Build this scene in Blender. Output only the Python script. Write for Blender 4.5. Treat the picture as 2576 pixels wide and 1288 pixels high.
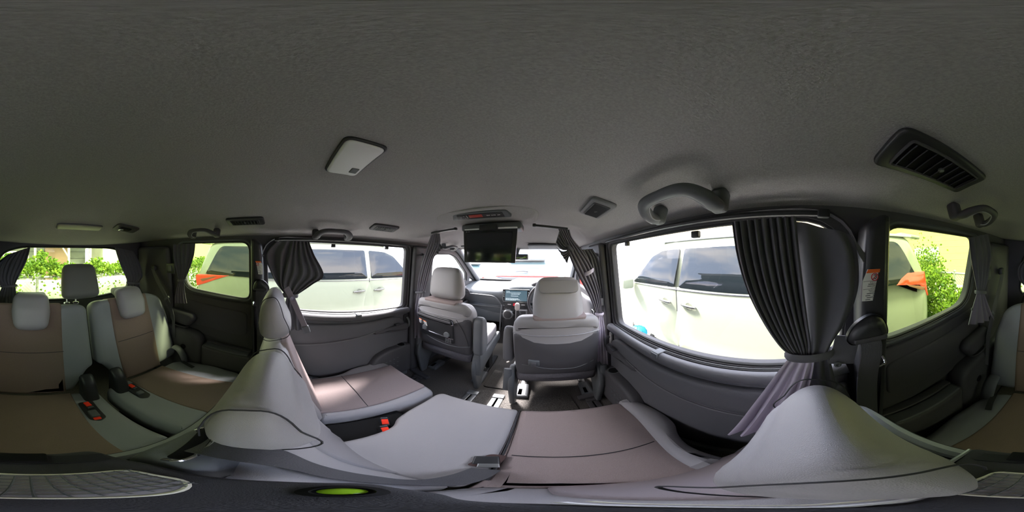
import bpy, bmesh, math, random
from mathutils import Vector, Matrix
from mathutils.geometry import delaunay_2d_cdt
random.seed(7)
S = bpy.context.scene
COL = S.collection
PI = math.pi
for o in list(bpy.data.objects): bpy.data.objects.remove(o)

# ------------------------------------------------------------------ camera (a 360 degree camera standing between two headrests)
CAM = Vector((.306, 0, 1.2))
_y, _p = math.radians(10.776), math.radians(-.8195)
MC = Matrix(((math.cos(_y), math.sin(_y), 0), (-math.sin(_y), math.cos(_y), 0), (0, 0, 1))) @ \
     Matrix(((1, 0, 0), (0, math.cos(_p), -math.sin(_p)), (0, math.sin(_p), math.cos(_p))))
cd = bpy.data.cameras.new('panorama_camera'); cam = bpy.data.objects.new('panorama_camera', cd); COL.objects.link(cam)
cd.type = 'PANO'; cd.clip_start = .002; cd.clip_end = 300
try: cd.cycles.panorama_type = 'EQUIRECTANGULAR'
except Exception: pass
try: cd.panorama_type = 'EQUIRECTANGULAR'
except Exception: pass
r3 = Matrix((MC[0], MC[2], -MC[1])).transposed()
cam.matrix_world = Matrix.Translation(CAM) @ r3.to_4x4()
S.camera = cam
S.view_settings.view_transform = 'Standard'; S.view_settings.look = 'None'
S.view_settings.gamma = 1; S.view_settings.use_curve_mapping = False
S.view_settings.exposure = 1.5
def at(px, py, **k):                      # a pixel's ray cut with one plane of the cabin
    a = (px-1288)/2576*2*PI; e = (644-py)/1288*PI
    d = MC.transposed() @ Vector((math.sin(a)*math.cos(e), math.cos(a)*math.cos(e), math.sin(e)))
    ax, v = list(k.items())[0]; i = 'xyz'.index(ax)
    return CAM + d*((v-CAM[i])/d[i])

# ------------------------------------------------------------------ sky and sun
W = bpy.data.worlds.new('sky'); S.world = W; W.use_nodes = True
nt = W.node_tree; nt.nodes.clear()
out = nt.nodes.new('ShaderNodeOutputWorld'); bg = nt.nodes.new('ShaderNodeBackground'); nt.links.new(bg.outputs[0], out.inputs[0])
tc = nt.nodes.new('ShaderNodeTexCoord'); mp = nt.nodes.new('ShaderNodeMapping'); mp.inputs['Scale'].default_value = (1, 1, 2.6)
nz = nt.nodes.new('ShaderNodeTexNoise'); nz.inputs['Scale'].default_value = 2.2; nz.inputs['Detail'].default_value = 6
rp = nt.nodes.new('ShaderNodeValToRGB')
rp.color_ramp.elements[0].position = .40; rp.color_ramp.elements[0].color = (.46, .56, .74, 1)
rp.color_ramp.elements[1].position = .58; rp.color_ramp.elements[1].color = (1, .985, .96, 1)
nt.links.new(tc.outputs['Generated'], mp.inputs[0]); nt.links.new(mp.outputs[0], nz.inputs['Vector'])
nt.links.new(nz.outputs[0], rp.inputs[0]); nt.links.new(rp.outputs[0], bg.inputs[0])
bg.inputs[1].default_value = 4.6
sd = bpy.data.lights.new('sun', 'SUN'); sd.energy = 13; sd.angle = math.radians(11); sd.color = (1, .97, .92)
sun = bpy.data.objects.new('sun', sd); COL.objects.link(sun); sun.rotation_euler = Vector((.30, -.65, -.80)).to_track_quat('-Z', 'Y').to_euler()

# ------------------------------------------------------------------ materials
def lin(c):
    return tuple((x/255/12.92 if x <= 10 else ((x/255+.055)/1.055)**2.4) for x in c) + (1,)
MATS = {}
def mat(name, rgb, rough=.6, metal=0, bump=0, bscale=300, var=0, vscale=8, spec=.5, coat=0, emit=0, kind='noise', stretch=None, rgb2=None, bdist=.002):
    if name in MATS: return MATS[name]
    m = bpy.data.materials.new(name); m.use_nodes = True; n = m.node_tree; b = n.nodes['Principled BSDF']
    c = lin(rgb); b.inputs['Base Color'].default_value = c; b.inputs['Roughness'].default_value = rough
    b.inputs['Metallic'].default_value = metal; b.inputs['Specular IOR Level'].default_value = spec; b.inputs['Coat Weight'].default_value = coat
    m.diffuse_color = c
    if emit: b.inputs['Emission Color'].default_value = c; b.inputs['Emission Strength'].default_value = emit
    t = n.nodes.new('ShaderNodeTexCoord'); mpp = n.nodes.new('ShaderNodeMapping'); n.links.new(t.outputs['Object'], mpp.inputs[0])
    if stretch: mpp.inputs['Scale'].default_value = stretch
    if var:
        q = n.nodes.new('ShaderNodeTexNoise'); q.inputs['Scale'].default_value = vscale; q.inputs['Detail'].default_value = 4
        r = n.nodes.new('ShaderNodeValToRGB'); d = lin(rgb2) if rgb2 else tuple(x*(1-var) for x in c[:3]) + (1,)
        r.color_ramp.elements[0].color = d; r.color_ramp.elements[1].color = c if rgb2 else tuple(min(1, x*(1+var)) for x in c[:3]) + (1,)
        r.color_ramp.elements[0].position = .35; r.color_ramp.elements[1].position = .65
        n.links.new(mpp.outputs[0], q.inputs['Vector']); n.links.new(q.outputs[0], r.inputs[0]); n.links.new(r.outputs[0], b.inputs['Base Color'])
    if bump:
        q = n.nodes.new('ShaderNodeTexVoronoi' if kind == 'cell' else 'ShaderNodeTexNoise'); q.inputs['Scale'].default_value = bscale
        if kind != 'cell': q.inputs['Detail'].default_value = 3
        u = n.nodes.new('ShaderNodeBump'); u.inputs['Strength'].default_value = bump; u.inputs['Distance'].default_value = bdist
        n.links.new(mpp.outputs[0], q.inputs['Vector']); n.links.new(q.outputs[0], u.inputs['Height']); n.links.new(u.outputs[0], b.inputs['Normal'])
    MATS[name] = m; return m
def glass(name, rgb, tint=.9, refl=.06):
    m = bpy.data.materials.new(name); m.use_nodes = True; n = m.node_tree; n.nodes.clear()
    o = n.nodes.new('ShaderNodeOutputMaterial'); t = n.nodes.new('ShaderNodeBsdfTransparent'); g = n.nodes.new('ShaderNodeBsdfGlossy')
    x = n.nodes.new('ShaderNodeMixShader'); lw = n.nodes.new('ShaderNodeLayerWeight'); pw = n.nodes.new('ShaderNodeMath'); pw.operation = 'POWER'; pw.inputs[1].default_value = 5
    f = n.nodes.new('ShaderNodeMath'); f.operation = 'MULTIPLY_ADD'; f.inputs[1].default_value = .35; f.inputs[2].default_value = .02
    n.links.new(lw.outputs['Facing'], pw.inputs[0]); n.links.new(pw.outputs[0], f.inputs[0])
    t.inputs[0].default_value = tuple(v*tint for v in lin(rgb)[:3]) + (1,); g.inputs['Roughness'].default_value = .02
    n.links.new(f.outputs[0], x.inputs[0]); n.links.new(t.outputs[0], x.inputs[1]); n.links.new(g.outputs[0], x.inputs[2]); n.links.new(x.outputs[0], o.inputs[0])
    MATS[name] = m; return m
HEAD = mat('headliner cloth', (158, 156, 155), .95, bump=.8, bscale=330, var=.09, vscale=300, spec=.1)
LEA = mat('grey leatherette', (156, 154, 156), .42, bump=.25, bscale=900, kind='cell', spec=.45)
LEA2 = mat('grey leatherette front', (142, 140, 142), .5, bump=.25, bscale=900, kind='cell', spec=.4)
BRN = mat('brown seat fabric', (148, 135, 134), .95, bump=.5, bscale=1400, var=.08, vscale=600, spec=.12)
BRK = mat('brown seat fabric rear', (129, 113, 102), .95, bump=.5, bscale=1400, var=.08, vscale=600, spec=.12)
LE3 = mat('dark grey leatherette', (136, 139, 143), .5, bump=.25, bscale=900, kind='cell', spec=.4)
PLA = mat('charcoal plastic', (72, 71, 74), .55, bump=.25, bscale=1200, spec=.4)
PLB = mat('black plastic', (44, 45, 47), .4, spec=.45)
PLK = mat('deep black', (16, 16, 17), .7, spec=.2)
PLG = mat('mid grey plastic', (92, 95, 98), .5, bump=.2, bscale=1200, spec=.4)
TRM = mat('door trim plastic', (92, 92, 95), .5, bump=.25, bscale=900, kind='cell', spec=.4)
DSH = mat('dashboard plastic', (88, 94, 98), .4, bump=.2, bscale=900, kind='cell', spec=.5)
SEAM = mat('light stitching', (150, 150, 155), .6)
SEAD = mat('dark seam', (48, 48, 52), .8)
CHR = mat('chrome', (225, 225, 228), .12, metal=1)
STL = mat('brushed steel', (140, 142, 143), .35, metal=.7, bump=.1, bscale=300, stretch=(1, .02, 1))
CUR = mat('black curtain cloth', (90, 90, 94), .62, bump=.3, bscale=1500, spec=.35, stretch=(1, 1, .3))
CUL = mat('sunlit curtain lining', (192, 184, 198), .7, bump=.2, bscale=1500, spec=.3)  # pale lavender paints the sun patch on the curtain tail into the lining
CUD = mat('grey violet curtain cloth', (110, 106, 114), .65, bump=.2, bscale=1500, spec=.3)
CRP = mat('charcoal carpet', (100, 97, 94), 1, bump=1, bscale=420, var=.5, vscale=260, spec=.05, bdist=.006)
WEB = mat('belt webbing', (70, 70, 74), .7, bump=.6, bscale=500, stretch=(1, 1, .15))
RUB = mat('black rubber', (22, 22, 23), .6)
RED = mat('red release button', (255, 58, 30), .4)
RDK = mat('dark red plastic', (190, 40, 30), .3)
LENS = mat('white lamp cover', (225, 225, 226), .35, spec=.5)
WHT = mat('white paint', (142, 148, 128), .25, coat=.6, spec=.4)
GV = mat('vent frame grey', (112, 112, 114), .5)
GLD = mat('dark privacy glass', (20, 25, 27), .03, spec=.5)
GL = glass('clear window glass', (250, 248, 250), .98)
GLR = glass('tinted rear window glass', (240, 246, 216), .68)
ORG = mat('orange print', (240, 110, 40), .5)
PAPER = mat('white label', (232, 232, 226), .5)
INK = mat('black print', (40, 40, 42), .6)
PRD = mat('red print', (200, 30, 50), .5)
LCD = mat('lcd orange', (150, 52, 42), .4, emit=.02)
SCR = mat('black screen', (34, 38, 42), .12, spec=.7)
NAVS = mat('lit navigation screen', (70, 90, 100), .25, emit=.35)
NTX = mat('screen text', (190, 205, 210), .4, emit=.5)
ICN = mat('white print', (225, 225, 225), .5)

# ------------------------------------------------------------------ mesh helpers
class MB:
    def __init__(s): s.v = []; s.f = []; s.m = []
    def add(s, vs, fs, mi=0):
        b = len(s.v); s.v += [Vector(v) for v in vs]; s.f += [tuple(b+i for i in f) for f in fs]; s.m += [mi]*len(fs); return s
    def warp(s, fn): s.v = [Vector(fn(v)) for v in s.v]; return s
    def rbox(s, c, size, r=.01, n=3, rot=None, mi=0, taper=None, puff=0):
        c = Vector(c); h = Vector(size)/2; r = min(r, min(h)*.999); k = n
        def coords(H):
            inner = H-r; a = []
            for i in range(k+1): a.append(-H + r*(1-math.cos(i/k*PI/2)) if False else -inner - r*math.cos(i/k*PI/2))
            m = 2 if not puff else 6
            for i in range(1, m): a.append(-inner + 2*inner*i/m)
            for i in range(k, -1, -1): a.append(inner + r*math.cos(i/k*PI/2))
            return a
        vid = {}; vs = []; fs = []
        def V(p):
            key = (round(p.x, 6), round(p.y, 6), round(p.z, 6))
            if key not in vid: vid[key] = len(vs); vs.append(p.copy())
            return vid[key]
        for ax in range(3):
            a1, a2 = (ax+1) % 3, (ax+2) % 3
            A, B = coords(h[a1]), coords(h[a2])
            for sg in (-1, 1):
                for i in range(len(A)-1):
                    for j in range(len(B)-1):
                        q = []
                        for (u, w) in ((A[i], B[j]), (A[i+1], B[j]), (A[i+1], B[j+1]), (A[i], B[j+1])):
                            p = Vector((0, 0, 0)); p[ax] = sg*h[ax]; p[a1] = u; p[a2] = w; q.append(V(p))
                        fs.append(q if sg > 0 else q[::-1])
        o = []
        for p in vs:
            inn = Vector([max(-(h[i]-r), min(h[i]-r, p[i])) for i in range(3)])
            d = p-inn
            if d.length > 1e-9: p = inn + d.normalized()*r
            if puff:
                for i in range(3):
                    j, l = (i+1) % 3, (i+2) % 3
                    p[i] += puff*(p[i]/h[i])*max(0, 1-(p[j]/h[j])**2)*max(0, 1-(p[l]/h[l])**2)
            if taper: p = Vector(taper(p.x/h.x, p.y/h.y, p.z/h.z, p))
            if rot: p = rot @ p
            o.append(c+p)
        return s.add(o, fs, mi)
    def box(s, c, size, rot=None, mi=0):
        c = Vector(c); h = Vector(size)/2; vs = []
        for z in (-1, 1):
            for x, y in ((-1, -1), (1, -1), (1, 1), (-1, 1)):
                p = Vector((x*h.x, y*h.y, z*h.z)); vs.append(c + (rot @ p if rot else p))
        return s.add(vs, [(3, 2, 1, 0), (4, 5, 6, 7), (0, 1, 5, 4), (1, 2, 6, 5), (2, 3, 7, 6), (3, 0, 4, 7)], mi)
    def tube(s, pts, r, n=8, mi=0, flat=1, up=None, smooth=0, closed=False):
        P = [Vector(p) for p in pts]
        R = list(r) if isinstance(r, (list, tuple)) else [r]*len(P)
        if smooth and len(P) > 2: P, R = crom(P, smooth, R)
        m = len(P); vs = []; fs = []; N = None
        for i, p in enumerate(P):
            t = (P[min(i+1, m-1)]-P[max(i-1, 0)]) if not closed else (P[(i+1) % m]-P[i-1])
            if t.length < 1e-9: t = Vector((0, 0, 1))
            t.normalize()
            if N is None:
                u = Vector(up) if up else (Vector((0, 0, 1)) if abs(t.z) < .9 else Vector((1, 0, 0)))
                N = (u - t*u.dot(t)).normalized()
            else:
                u = Vector(up) if up else N
                N2 = u - t*u.dot(t); N = N2.normalized() if N2.length > 1e-4 else N
            B = t.cross(N)
            for k in range(n):
                a = 2*PI*k/n; vs.append(p + N*(math.cos(a)*R[i]) + B*(math.sin(a)*R[i]*flat))
        for i in range(m if closed else m-1):
            for k in range(n):
                a = i*n+k; b = i*n+(k+1) % n; c2 = ((i+1) % m)*n+(k+1) % n; d = ((i+1) % m)*n+k
                fs.append((a, b, c2, d))
        if not closed:
            fs.append(tuple(range(n))[::-1]); fs.append(tuple((m-1)*n+k for k in range(n)))
        return s.add(vs, fs, mi)
    def lathe(s, prof, c, axis='z', n=20, mi=0, rot=None):
        c = Vector(c); vs = []; fs = []; m = len(prof)
        for (r, h) in prof:
            for k in range(n):
                a = 2*PI*k/n; q = (r*math.cos(a), r*math.sin(a), h)
                p = Vector(q if axis == 'z' else ((h, q[0], q[1]) if axis == 'x' else (q[1], h, q[0])))
                vs.append(c + (rot @ p if rot else p))
        for i in range(m-1):
            for k in range(n): fs.append((i*n+k, i*n+(k+1) % n, (i+1)*n+(k+1) % n, (i+1)*n+k))
        fs.append(tuple(range(n))[::-1]); fs.append(tuple((m-1)*n+k for k in range(n)))
        return s.add(vs, fs, mi)
    def grid(s, rows, mi=0, thick=0):
        R = len(rows); C = len(rows[0]); vs = [Vector(p) for r in rows for p in r]; fs = []
        for i in range(R-1):
            for j in range(C-1): fs.append((i*C+j, i*C+j+1, (i+1)*C+j+1, (i+1)*C+j))
        if thick:
            nn = [Vector() for _ in vs]
            for f in fs:
                k = (vs[f[1]]-vs[f[0]]).cross(vs[f[3]]-vs[f[0]])
                for i in f: nn[i] += k
            M = len(vs); vs2 = [v - (k.normalized()*thick if k.length > 1e-12 else Vector()) for v, k in zip(vs, nn)]
            f2 = [tuple(M+i for i in f[::-1]) for f in fs]
            b = [j for j in range(C)] + [i*C+C-1 for i in range(1, R)] + [(R-1)*C+j for j in range(C-2, -1, -1)] + [i*C for i in range(R-2, 0, -1)]
            e = [(b[(i+1) % len(b)], b[i], M+b[i], M+b[(i+1) % len(b)]) for i in range(len(b))]
            vs += vs2; fs = fs + f2 + e
        return s.add(vs, fs, mi)
    def pad(s, outline, w0, w1, r=.01, mapf=None, crown=0, rb=None, step=.06, mi=0, nr=3):
        """closed soft-edged slab: outline in (u,v), height w; mapf(u,v,w)->point"""
        O = [Vector(p[:2]) for p in outline]
        if sum(O[i].x*O[(i+1) % len(O)].y-O[(i+1) % len(O)].x*O[i].y for i in range(len(O))) < 0: O.reverse()
        rb = r if rb is None else rb; n = len(O)
        nrm = []
        for i in range(n):
            a = (O[i]-O[i-1]); b = (O[(i+1) % n]-O[i]); a.normalize(); b.normalize()
            na = Vector((a.y, -a.x)); nb = Vector((b.y, -b.x)); q = na+nb
            L = q.length; q = q/L if L > 1e-6 else na
            nrm.append(q/max(.5, q.dot(na)))
        x0 = min(p.x for p in O); x1 = max(p.x for p in O); y0 = min(p.y for p in O); y1 = max(p.y for p in O)
        def cr(p):
            a = (p.x-x0)/(x1-x0)*2-1; b = (p.y-y0)/(y1-y0)*2-1
            return crown*max(0, 1-a*a)**.8*max(0, 1-b*b)**.8
        rings = []
        for k in range(nr+1):
            t = k/nr*PI/2; rings.append((rb*(1-math.sin(t)), w0+rb*(1-math.cos(t))))
        for k in range(nr+1):
            t = k/nr*PI/2; rings.append((r*(1-math.cos(t)), w1-r*(1-math.sin(t))))
        vs = []; fs = []
        for (d, h) in rings:
            for i in range(n):
                p = O[i]-nrm[i]*d; vs.append(Vector((p.x, p.y, h + (cr(p) if h > (w0+w1)/2 else 0))))
        m = len(rings)
        for k in range(m-1):
            for i in range(n): fs.append((k*n+i, k*n+(i+1) % n, (k+1)*n+(i+1) % n, (k+1)*n+i))
        fs.append(tuple(range(n))[::-1])
        top = [Vector((vs[(m-1)*n+i].x, vs[(m-1)*n+i].y)) for i in range(n)]
        if crown or mapf:
            pts = list(top); g = step
            nx = max(1, int((x1-x0)/g)); ny = max(1, int((y1-y0)/g))
            for i in range(1, nx):
                for j in range(1, ny):
                    q = Vector((x0+(x1-x0)*i/nx, y0+(y1-y0)*j/ny))
                    if inside(q, top) and min((q-t).length for t in top) > g*.3: pts.append(q)
            vo, eo, fo, ov, oe, of = delaunay_2d_cdt(pts, [], [list(range(n))], 1, 1e-6)
            b = len(vs); mp_ = {}
            for i, q in enumerate(vo):
                src = [a for a in ov[i] if a < n]
                if src: mp_[i] = (m-1)*n+src[0]
                else: mp_[i] = len(vs); vs.append(Vector((q.x, q.y, w1+cr(q))))
            for f in fo: fs.append(tuple(mp_[i] for i in f))
        else: fs.append(tuple((m-1)*n+i for i in range(n)))
        if mapf: vs = [Vector(mapf(*v)) for v in vs]
        return s.add(vs, fs, mi)
    def build(s, name, mats, parent=None, smooth=True, ang=40, recalc=True):
        if not isinstance(mats, (list, tuple)): mats = [mats]
        me = bpy.data.meshes.new(name)
        if parent is None:
            xs = [v.x for v in s.v]; ys = [v.y for v in s.v]; zs = [v.z for v in s.v]
            og = Vector(((min(xs)+max(xs))/2, (min(ys)+max(ys))/2, min(zs)))
        else:
            og = ORG_[parent.name]
        me.from_pydata([v-og for v in s.v], [], s.f)
        for m in mats: me.materials.append(m)
        me.polygons.foreach_set('material_index', s.m)
        if recalc:
            b = bmesh.new(); b.from_mesh(me); bmesh.ops.recalc_face_normals(b, faces=b.faces); b.to_mesh(me); b.free()
        if smooth:
            me.polygons.foreach_set('use_smooth', [True]*len(me.polygons))
            try: me.set_sharp_from_angle(angle=math.radians(ang))
            except Exception: pass
        me.update()
        o = bpy.data.objects.new(name, me); COL.objects.link(o)
        if parent is None: o.location = og; ORG_[o.name] = og
        else: o.parent = parent; ORG_[o.name] = og
        return o
ORG_ = {}
def inside(p, poly):
    c = False; n = len(poly); j = n-1
    for i in range(n):
        a, b = poly[i], poly[j]
        if (a[1] > p[1]) != (b[1] > p[1]) and p[0] < (b[0]-a[0])*(p[1]-a[1])/(b[1]-a[1])+a[0]: c = not c
        j = i
    return c
def crom(P, k, R=None):
    o = []; ro = []; n = len(P)
    for i in range(n-1):
        a, b, c, d = P[max(i-1, 0)], P[i], P[i+1], P[min(i+2, n-1)]
        for j in range(k):
            t = j/k
            o.append(.5*((2*b)+(c-a)*t+(2*a-5*b+4*c-d)*t*t+(3*b-a-3*c+d)*t**3))
            if R: ro.append(R[i]+(R[i+1]-R[i])*t)
    o.append(P[-1]); 
    if R: ro.append(R[-1]); return o, ro
    return o
def rnd(poly, r, k=5):
    """round polygon corners; r one radius or list"""
    n = len(poly); R = r if isinstance(r, (list, tuple)) else [r]*n; o = []
    for i in range(n):
        p = Vector(poly[i]); a = Vector(poly[i-1]); b = Vector(poly[(i+1) % n])
        da = a-p; db = b-p; rr = min(R[i], da.length*.49, db.length*.49)
        if rr < 1e-5: o.append(p); continue
        s_, e_ = p+da.normalized()*rr, p+db.normalized()*rr
        for j in range(k+1):
            t = j/k; o.append((1-t)**2*s_+2*t*(1-t)*p+t*t*e_)
    return o
def tag(o, label=None, cat=None, group=None, kind=None):
    if label: o['label'] = label
    if cat: o['category'] = cat
    if group: o['group'] = group
    if kind: o['kind'] = kind
    return o
def thing(name, loc, label, cat, group=None, kind=None):
    o = bpy.data.objects.new(name, None); COL.objects.link(o); o.location = loc; ORG_[o.name] = Vector(loc)
    o.empty_display_size = .05
    return tag(o, label, cat, group, kind)
def struct(o): o['kind'] = 'structure'; return o
FNT = None
def text(s_, size, loc, rot, m, parent, name='lettering', align='CENTER', ext=.0003):
    cu = bpy.data.curves.new('t', 'FONT'); cu.body = s_; cu.size = size; cu.align_x = align; cu.align_y = 'CENTER'; cu.extrude = ext; cu.resolution_u = 3
    to = bpy.data.objects.new('t', cu); COL.objects.link(to)
    me = bpy.data.meshes.new_from_object(to, depsgraph=bpy.context.evaluated_depsgraph_get()); bpy.data.objects.remove(to)
    og = ORG_[parent.name]
    M4 = Matrix.Translation(Vector(loc)-og) @ rot.to_4x4(); me.transform(M4); me.materials.clear(); me.materials.append(m)
    o = bpy.data.objects.new(name, me); COL.objects.link(o); o.parent = parent; ORG_[o.name] = og
    return o
def frame(right, up):
    r_ = Vector(right).normalized(); u = Vector(up); u = (u-r_*u.dot(r_)).normalized(); n = r_.cross(u)
    return Matrix((r_, u, n)).transposed()

# ------------------------------------------------------------------ cabin shell
def wx(z): return .76 if z <= .78 else .76-.055*(z-.78)/.53
def ceil(x, y):
    h = .13
    if y < -.6: h -= .19*min(1, (-.6-y)/.66)**1.7
    if y > .95: h -= .155*min(1, (y-.95)/.85)**1.6
    return 1.322 + h*(1-(x/.72)**2) + min(0, .13-(-y)*0)*0
fl = MB(); fl.grid([[(x, y, 0) for x in (-.78, .78)] for y in (-1.5, 2.6)]); fl.grid([[(x, y, -.05) for x in (-.78, .78)] for y in (2.6, -1.5)])
struct(fl.build('floor', CRP))
ce = MB(); nx = 24; ny = 44
ce.grid([[(-.72+1.44*i/nx, -1.3+3.1*j/ny, ceil(-.72+1.44*i/nx, -1.3+3.1*j/ny)) for i in range(nx+1)] for j in range(ny+1)], thick=-.03)
ceiling = struct(ce.build('ceiling', HEAD))
WIN_S = rnd([(.947, .755), (.487, .782), (.07, .83), (-.12, .87), (-.135, 1.300), (.932, 1.288)], [.05, .3, .3, .12, .15, .045], 7)
WIN_Q = rnd([(-.235, .895), (-.74, .935), (-.80, 1.29), (-.235, 1.293)], [.06, .09, .07, .07], 7)
WIN_F = rnd([(1.30, .86), (1.28, 1.24), (1.70, 1.25), (2.10, .98), (2.12, .86)], [.04, .1, .15, .03, .03], 6)
WIN_T = rnd([(2.19, .85), (2.19, .92), (2.40, .84)], .01, 3)
OUTER = [(-1.36, 0), (2.6, 0), (2.6, .78), (2.5, .83), (1.8, 1.325), (-1.3, 1.335), (-1.36, .8)]
def wall(sg, name):
    pts = []; faces = []; 
    def addl(L):
        b = len(pts); pts.extend(Vector(p) for p in L); faces.append(list(range(b, b+len(L)))); return b
    addl(OUTER); holes = [WIN_S, WIN_Q, WIN_F, WIN_T]
    for h in holes: addl(h)
    g = []
    for i in range(34):
        for zz in (.25, .5, .78, .9, 1.05, 1.2):
            q = Vector((-1.3+i*.115, zz))
            if inside(q, OUTER) and not any(min((q-p).length for p in h) < .02 for h in holes): g.append(q)
    vo, eo, fo, *_ = delaunay_2d_cdt(pts+g, [], faces, 1, 1e-6)
    keep = []
    for f in fo:
        c = sum((Vector(vo[i]) for i in f), Vector((0, 0)))/len(f)
        if inside(c, OUTER) and not any(inside(c, h) for h in holes): keep.append(f)
    mb = MB(); n = len(vo)
    vs = [(sg*wx(q.y), q.x, q.y) for q in vo] + [(sg*(wx(q.y)+.05), q.x, q.y) for q in vo]
    ed = {}
    for f in keep:
        for i in range(len(f)):
            e = (f[i], f[(i+1) % len(f)]); ed[e] = 1
    fs = [tuple(f) for f in keep] + [tuple(n+i for i in f[::-1]) for f in keep]
    for (a, b) in ed:
        if (b, a) not in ed: fs.append((b, a, n+a, n+b))
    mb.add(vs, fs); return struct(mb.build(name, PLA, smooth=True, ang=25))
wl = wall(-1, 'wall_left'); wr = wall(1, 'wall_right')
def shrink(poly, d):
    c = sum((Vector(p) for p in poly), Vector((0, 0)))/len(poly)
    return [Vector(p)+(Vector(p)-c).normalized()*d for p in poly]
wn = 0
def side_window(sg, poly, gm):
    global wn; wn += 1
    t = thing('window_%d' % wn, (sg*.76, poly[0][0], .8), None, None, kind='structure')
    P = shrink(poly, .012)
    m = MB(); m.pad(P, 0, .004, .001, lambda u, v, w: (sg*(wx(v)+.032+w), u, v), step=.2); m.build('glass_pane', gm, t, smooth=False)
    f = MB(); f.tube([(sg*(wx(p[1])+.012), p[0], p[1]) for p in poly], .009, 8, closed=True); f.build('rubber_seal', RUB, t)
    return t
for sg in (-1, 1):
    for poly, gm in ((WIN_S, GL), (WIN_Q, GLR), (WIN_F, GL), (WIN_T, GL)): side_window(sg, poly, gm)
# pale edge trim around the rear quarter windows
n_ = 0
def trim(mb, m, p=None):
    global n_; n_ += 1
    return struct(mb.build('trim_%d' % n_, m))
for sg in (-1, 1):
    m = MB(); Q = shrink(WIN_Q, .014); m.tube([(sg*(wx(p[1])+.002), p[0], p[1]) for p in Q], .008, 6, closed=True); trim(m, PLG)
    m = MB(); Q = shrink(WIN_S, .03); k = [p for p in Q]
    m.tube([(sg*(wx(p[1])-.001), p[0], p[1]) for p in k], .011, 6, closed=True, flat=.6); trim(m, PLA)
# rear wall with tailgate window
RW = rnd([(-.60, .86), (-.30, .815), (.30, .815), (.60, .86), (.56, 1.20), (.40, 1.258), (-.40, 1.258), (-.56, 1.20)], [.08, .2, .2, .08, .12, .1, .1, .12], 6)
def RY(z): return -1.30+.07*(z-.8)
RO = [(-.77, 0), (.77, 0), (.77, .8), (.71, 1.34), (-.71, 1.34), (-.77, .8)]
vo, eo, fo, *_ = delaunay_2d_cdt([Vector(p) for p in RO]+[Vector(p) for p in RW], [], [list(range(6)), list(range(6, 6+len(RW)))], 1, 1e-6)
keep = [f for f in fo if inside(sum((Vector(vo[i]) for i in f), Vector((0, 0)))/len(f), RO) and not inside(sum((Vector(vo[i]) for i in f), Vector((0, 0)))/len(f), RW)]
mb = MB(); n = len(vo); ed = {}
for f in keep:
    for i in range(len(f)): ed[(f[i], f[(i+1) % len(f)])] = 1
fs = [tuple(f) for f in keep]+[tuple(n+i for i in f[::-1]) for f in keep]+[(b, a, n+a, n+b) for (a, b) in ed if (b, a) not in ed]
mb.add([(q.x, RY(q.y), q.y) for q in vo]+[(q.x, RY(q.y)-.05, q.y) for q in vo], fs); struct(mb.build('wall_rear', PLA, ang=25))
wn += 1; t = thing('window_%d' % wn, (0, -1.3, .8), None, None, kind='structure')
m = MB(); m.pad(shrink(RW, .01), 0, .004, .001, lambda u, v, w: (u, RY(v)-.035-w, v), step=.3); m.build('glass_pane', GLR, t, smooth=False)
m = MB(); m.tube([(p[0], RY(p[1])-.01, p[1]) for p in RW], .012, 8, closed=True); m.build('rubber_seal', RUB, t)
# windscreen
wn += 1; t = thing('window_%d' % wn, (0, 2.5, .8), None, None, kind='structure')
m = MB(); m.grid([[(x*(.70+.05*v), 1.78+.75*v+.10*(1-x*x), 1.305-.475*v) for x in [i/8-1 for i in range(17)]] for v in (0, .25, .5, .75, 1)], thick=.004); m.build('glass_pane', GL, t)
for sg in (-1, 1):
    m = MB(); m.tube([(sg*.69, 1.70, 1.33), (sg*.70, 1.82, 1.275), (sg*.715, 2.15, 1.06), (sg*.73, 2.50, .83)], [.045, .042, .040, .045], 10, smooth=4, flat=.6); trim(m, PLG)
m = MB(); m.rbox((0, 2.62, .42), (1.5, .05, .86), .01); struct(m.build('wall_front', PLK))
m = MB(); m.rbox((0, 1.80, 1.322), (1.40, .10, .03), .012); trim(m, HEAD)
# pillar covers (B, C, D)
for sg in (-1, 1):
    m = MB(); m.pad(rnd([(.985, .03), (1.26, .03), (1.235, .8), (1.24, 1.30), (.975, 1.30), (.985, .78)], .03), 0, .05, .02, lambda u, v, w: (sg*(wx(v)-w), u, v), step=.12); trim(m, PLA)
    m = MB(); m.tube([(sg*.645, 1.04, .84), (sg*.64, 1.03, 1.00), (sg*.625, 1.03, 1.15), (sg*.63, 1.05, 1.21), (sg*.67, 1.08, 1.23)], [.012, .013, .013, .013, .010], 8, smooth=4)
    o = m.build('entry_grip', PLG); tag(o, 'long upright %s entry grip on the %s pillar behind the front seat' % (('grey', 'passenger side') if sg < 0 else ('charcoal', 'driver side')), 'grab handle', 'entry grips on the front pillars')
    m = MB(); m.pad(rnd([(-.205, .35), (-.14, .35), (-.14, 1.10), (-.15, 1.27), (-.19, 1.30), (-.215, 1.30)], .015), 0, .075, .02, lambda u, v, w: (sg*(wx(v)-w), u, v), step=.12); trim(m, PLB)
    m = MB(); m.pad(rnd([(-1.30, .05), (-.86, .05), (-.86, .80), (-.87, 1.27), (-1.27, 1.27)], .04), 0, .05, .03, lambda u, v, w: (sg*(wx(v)-w), u, v), step=.12); trim(m, PLA)

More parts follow.
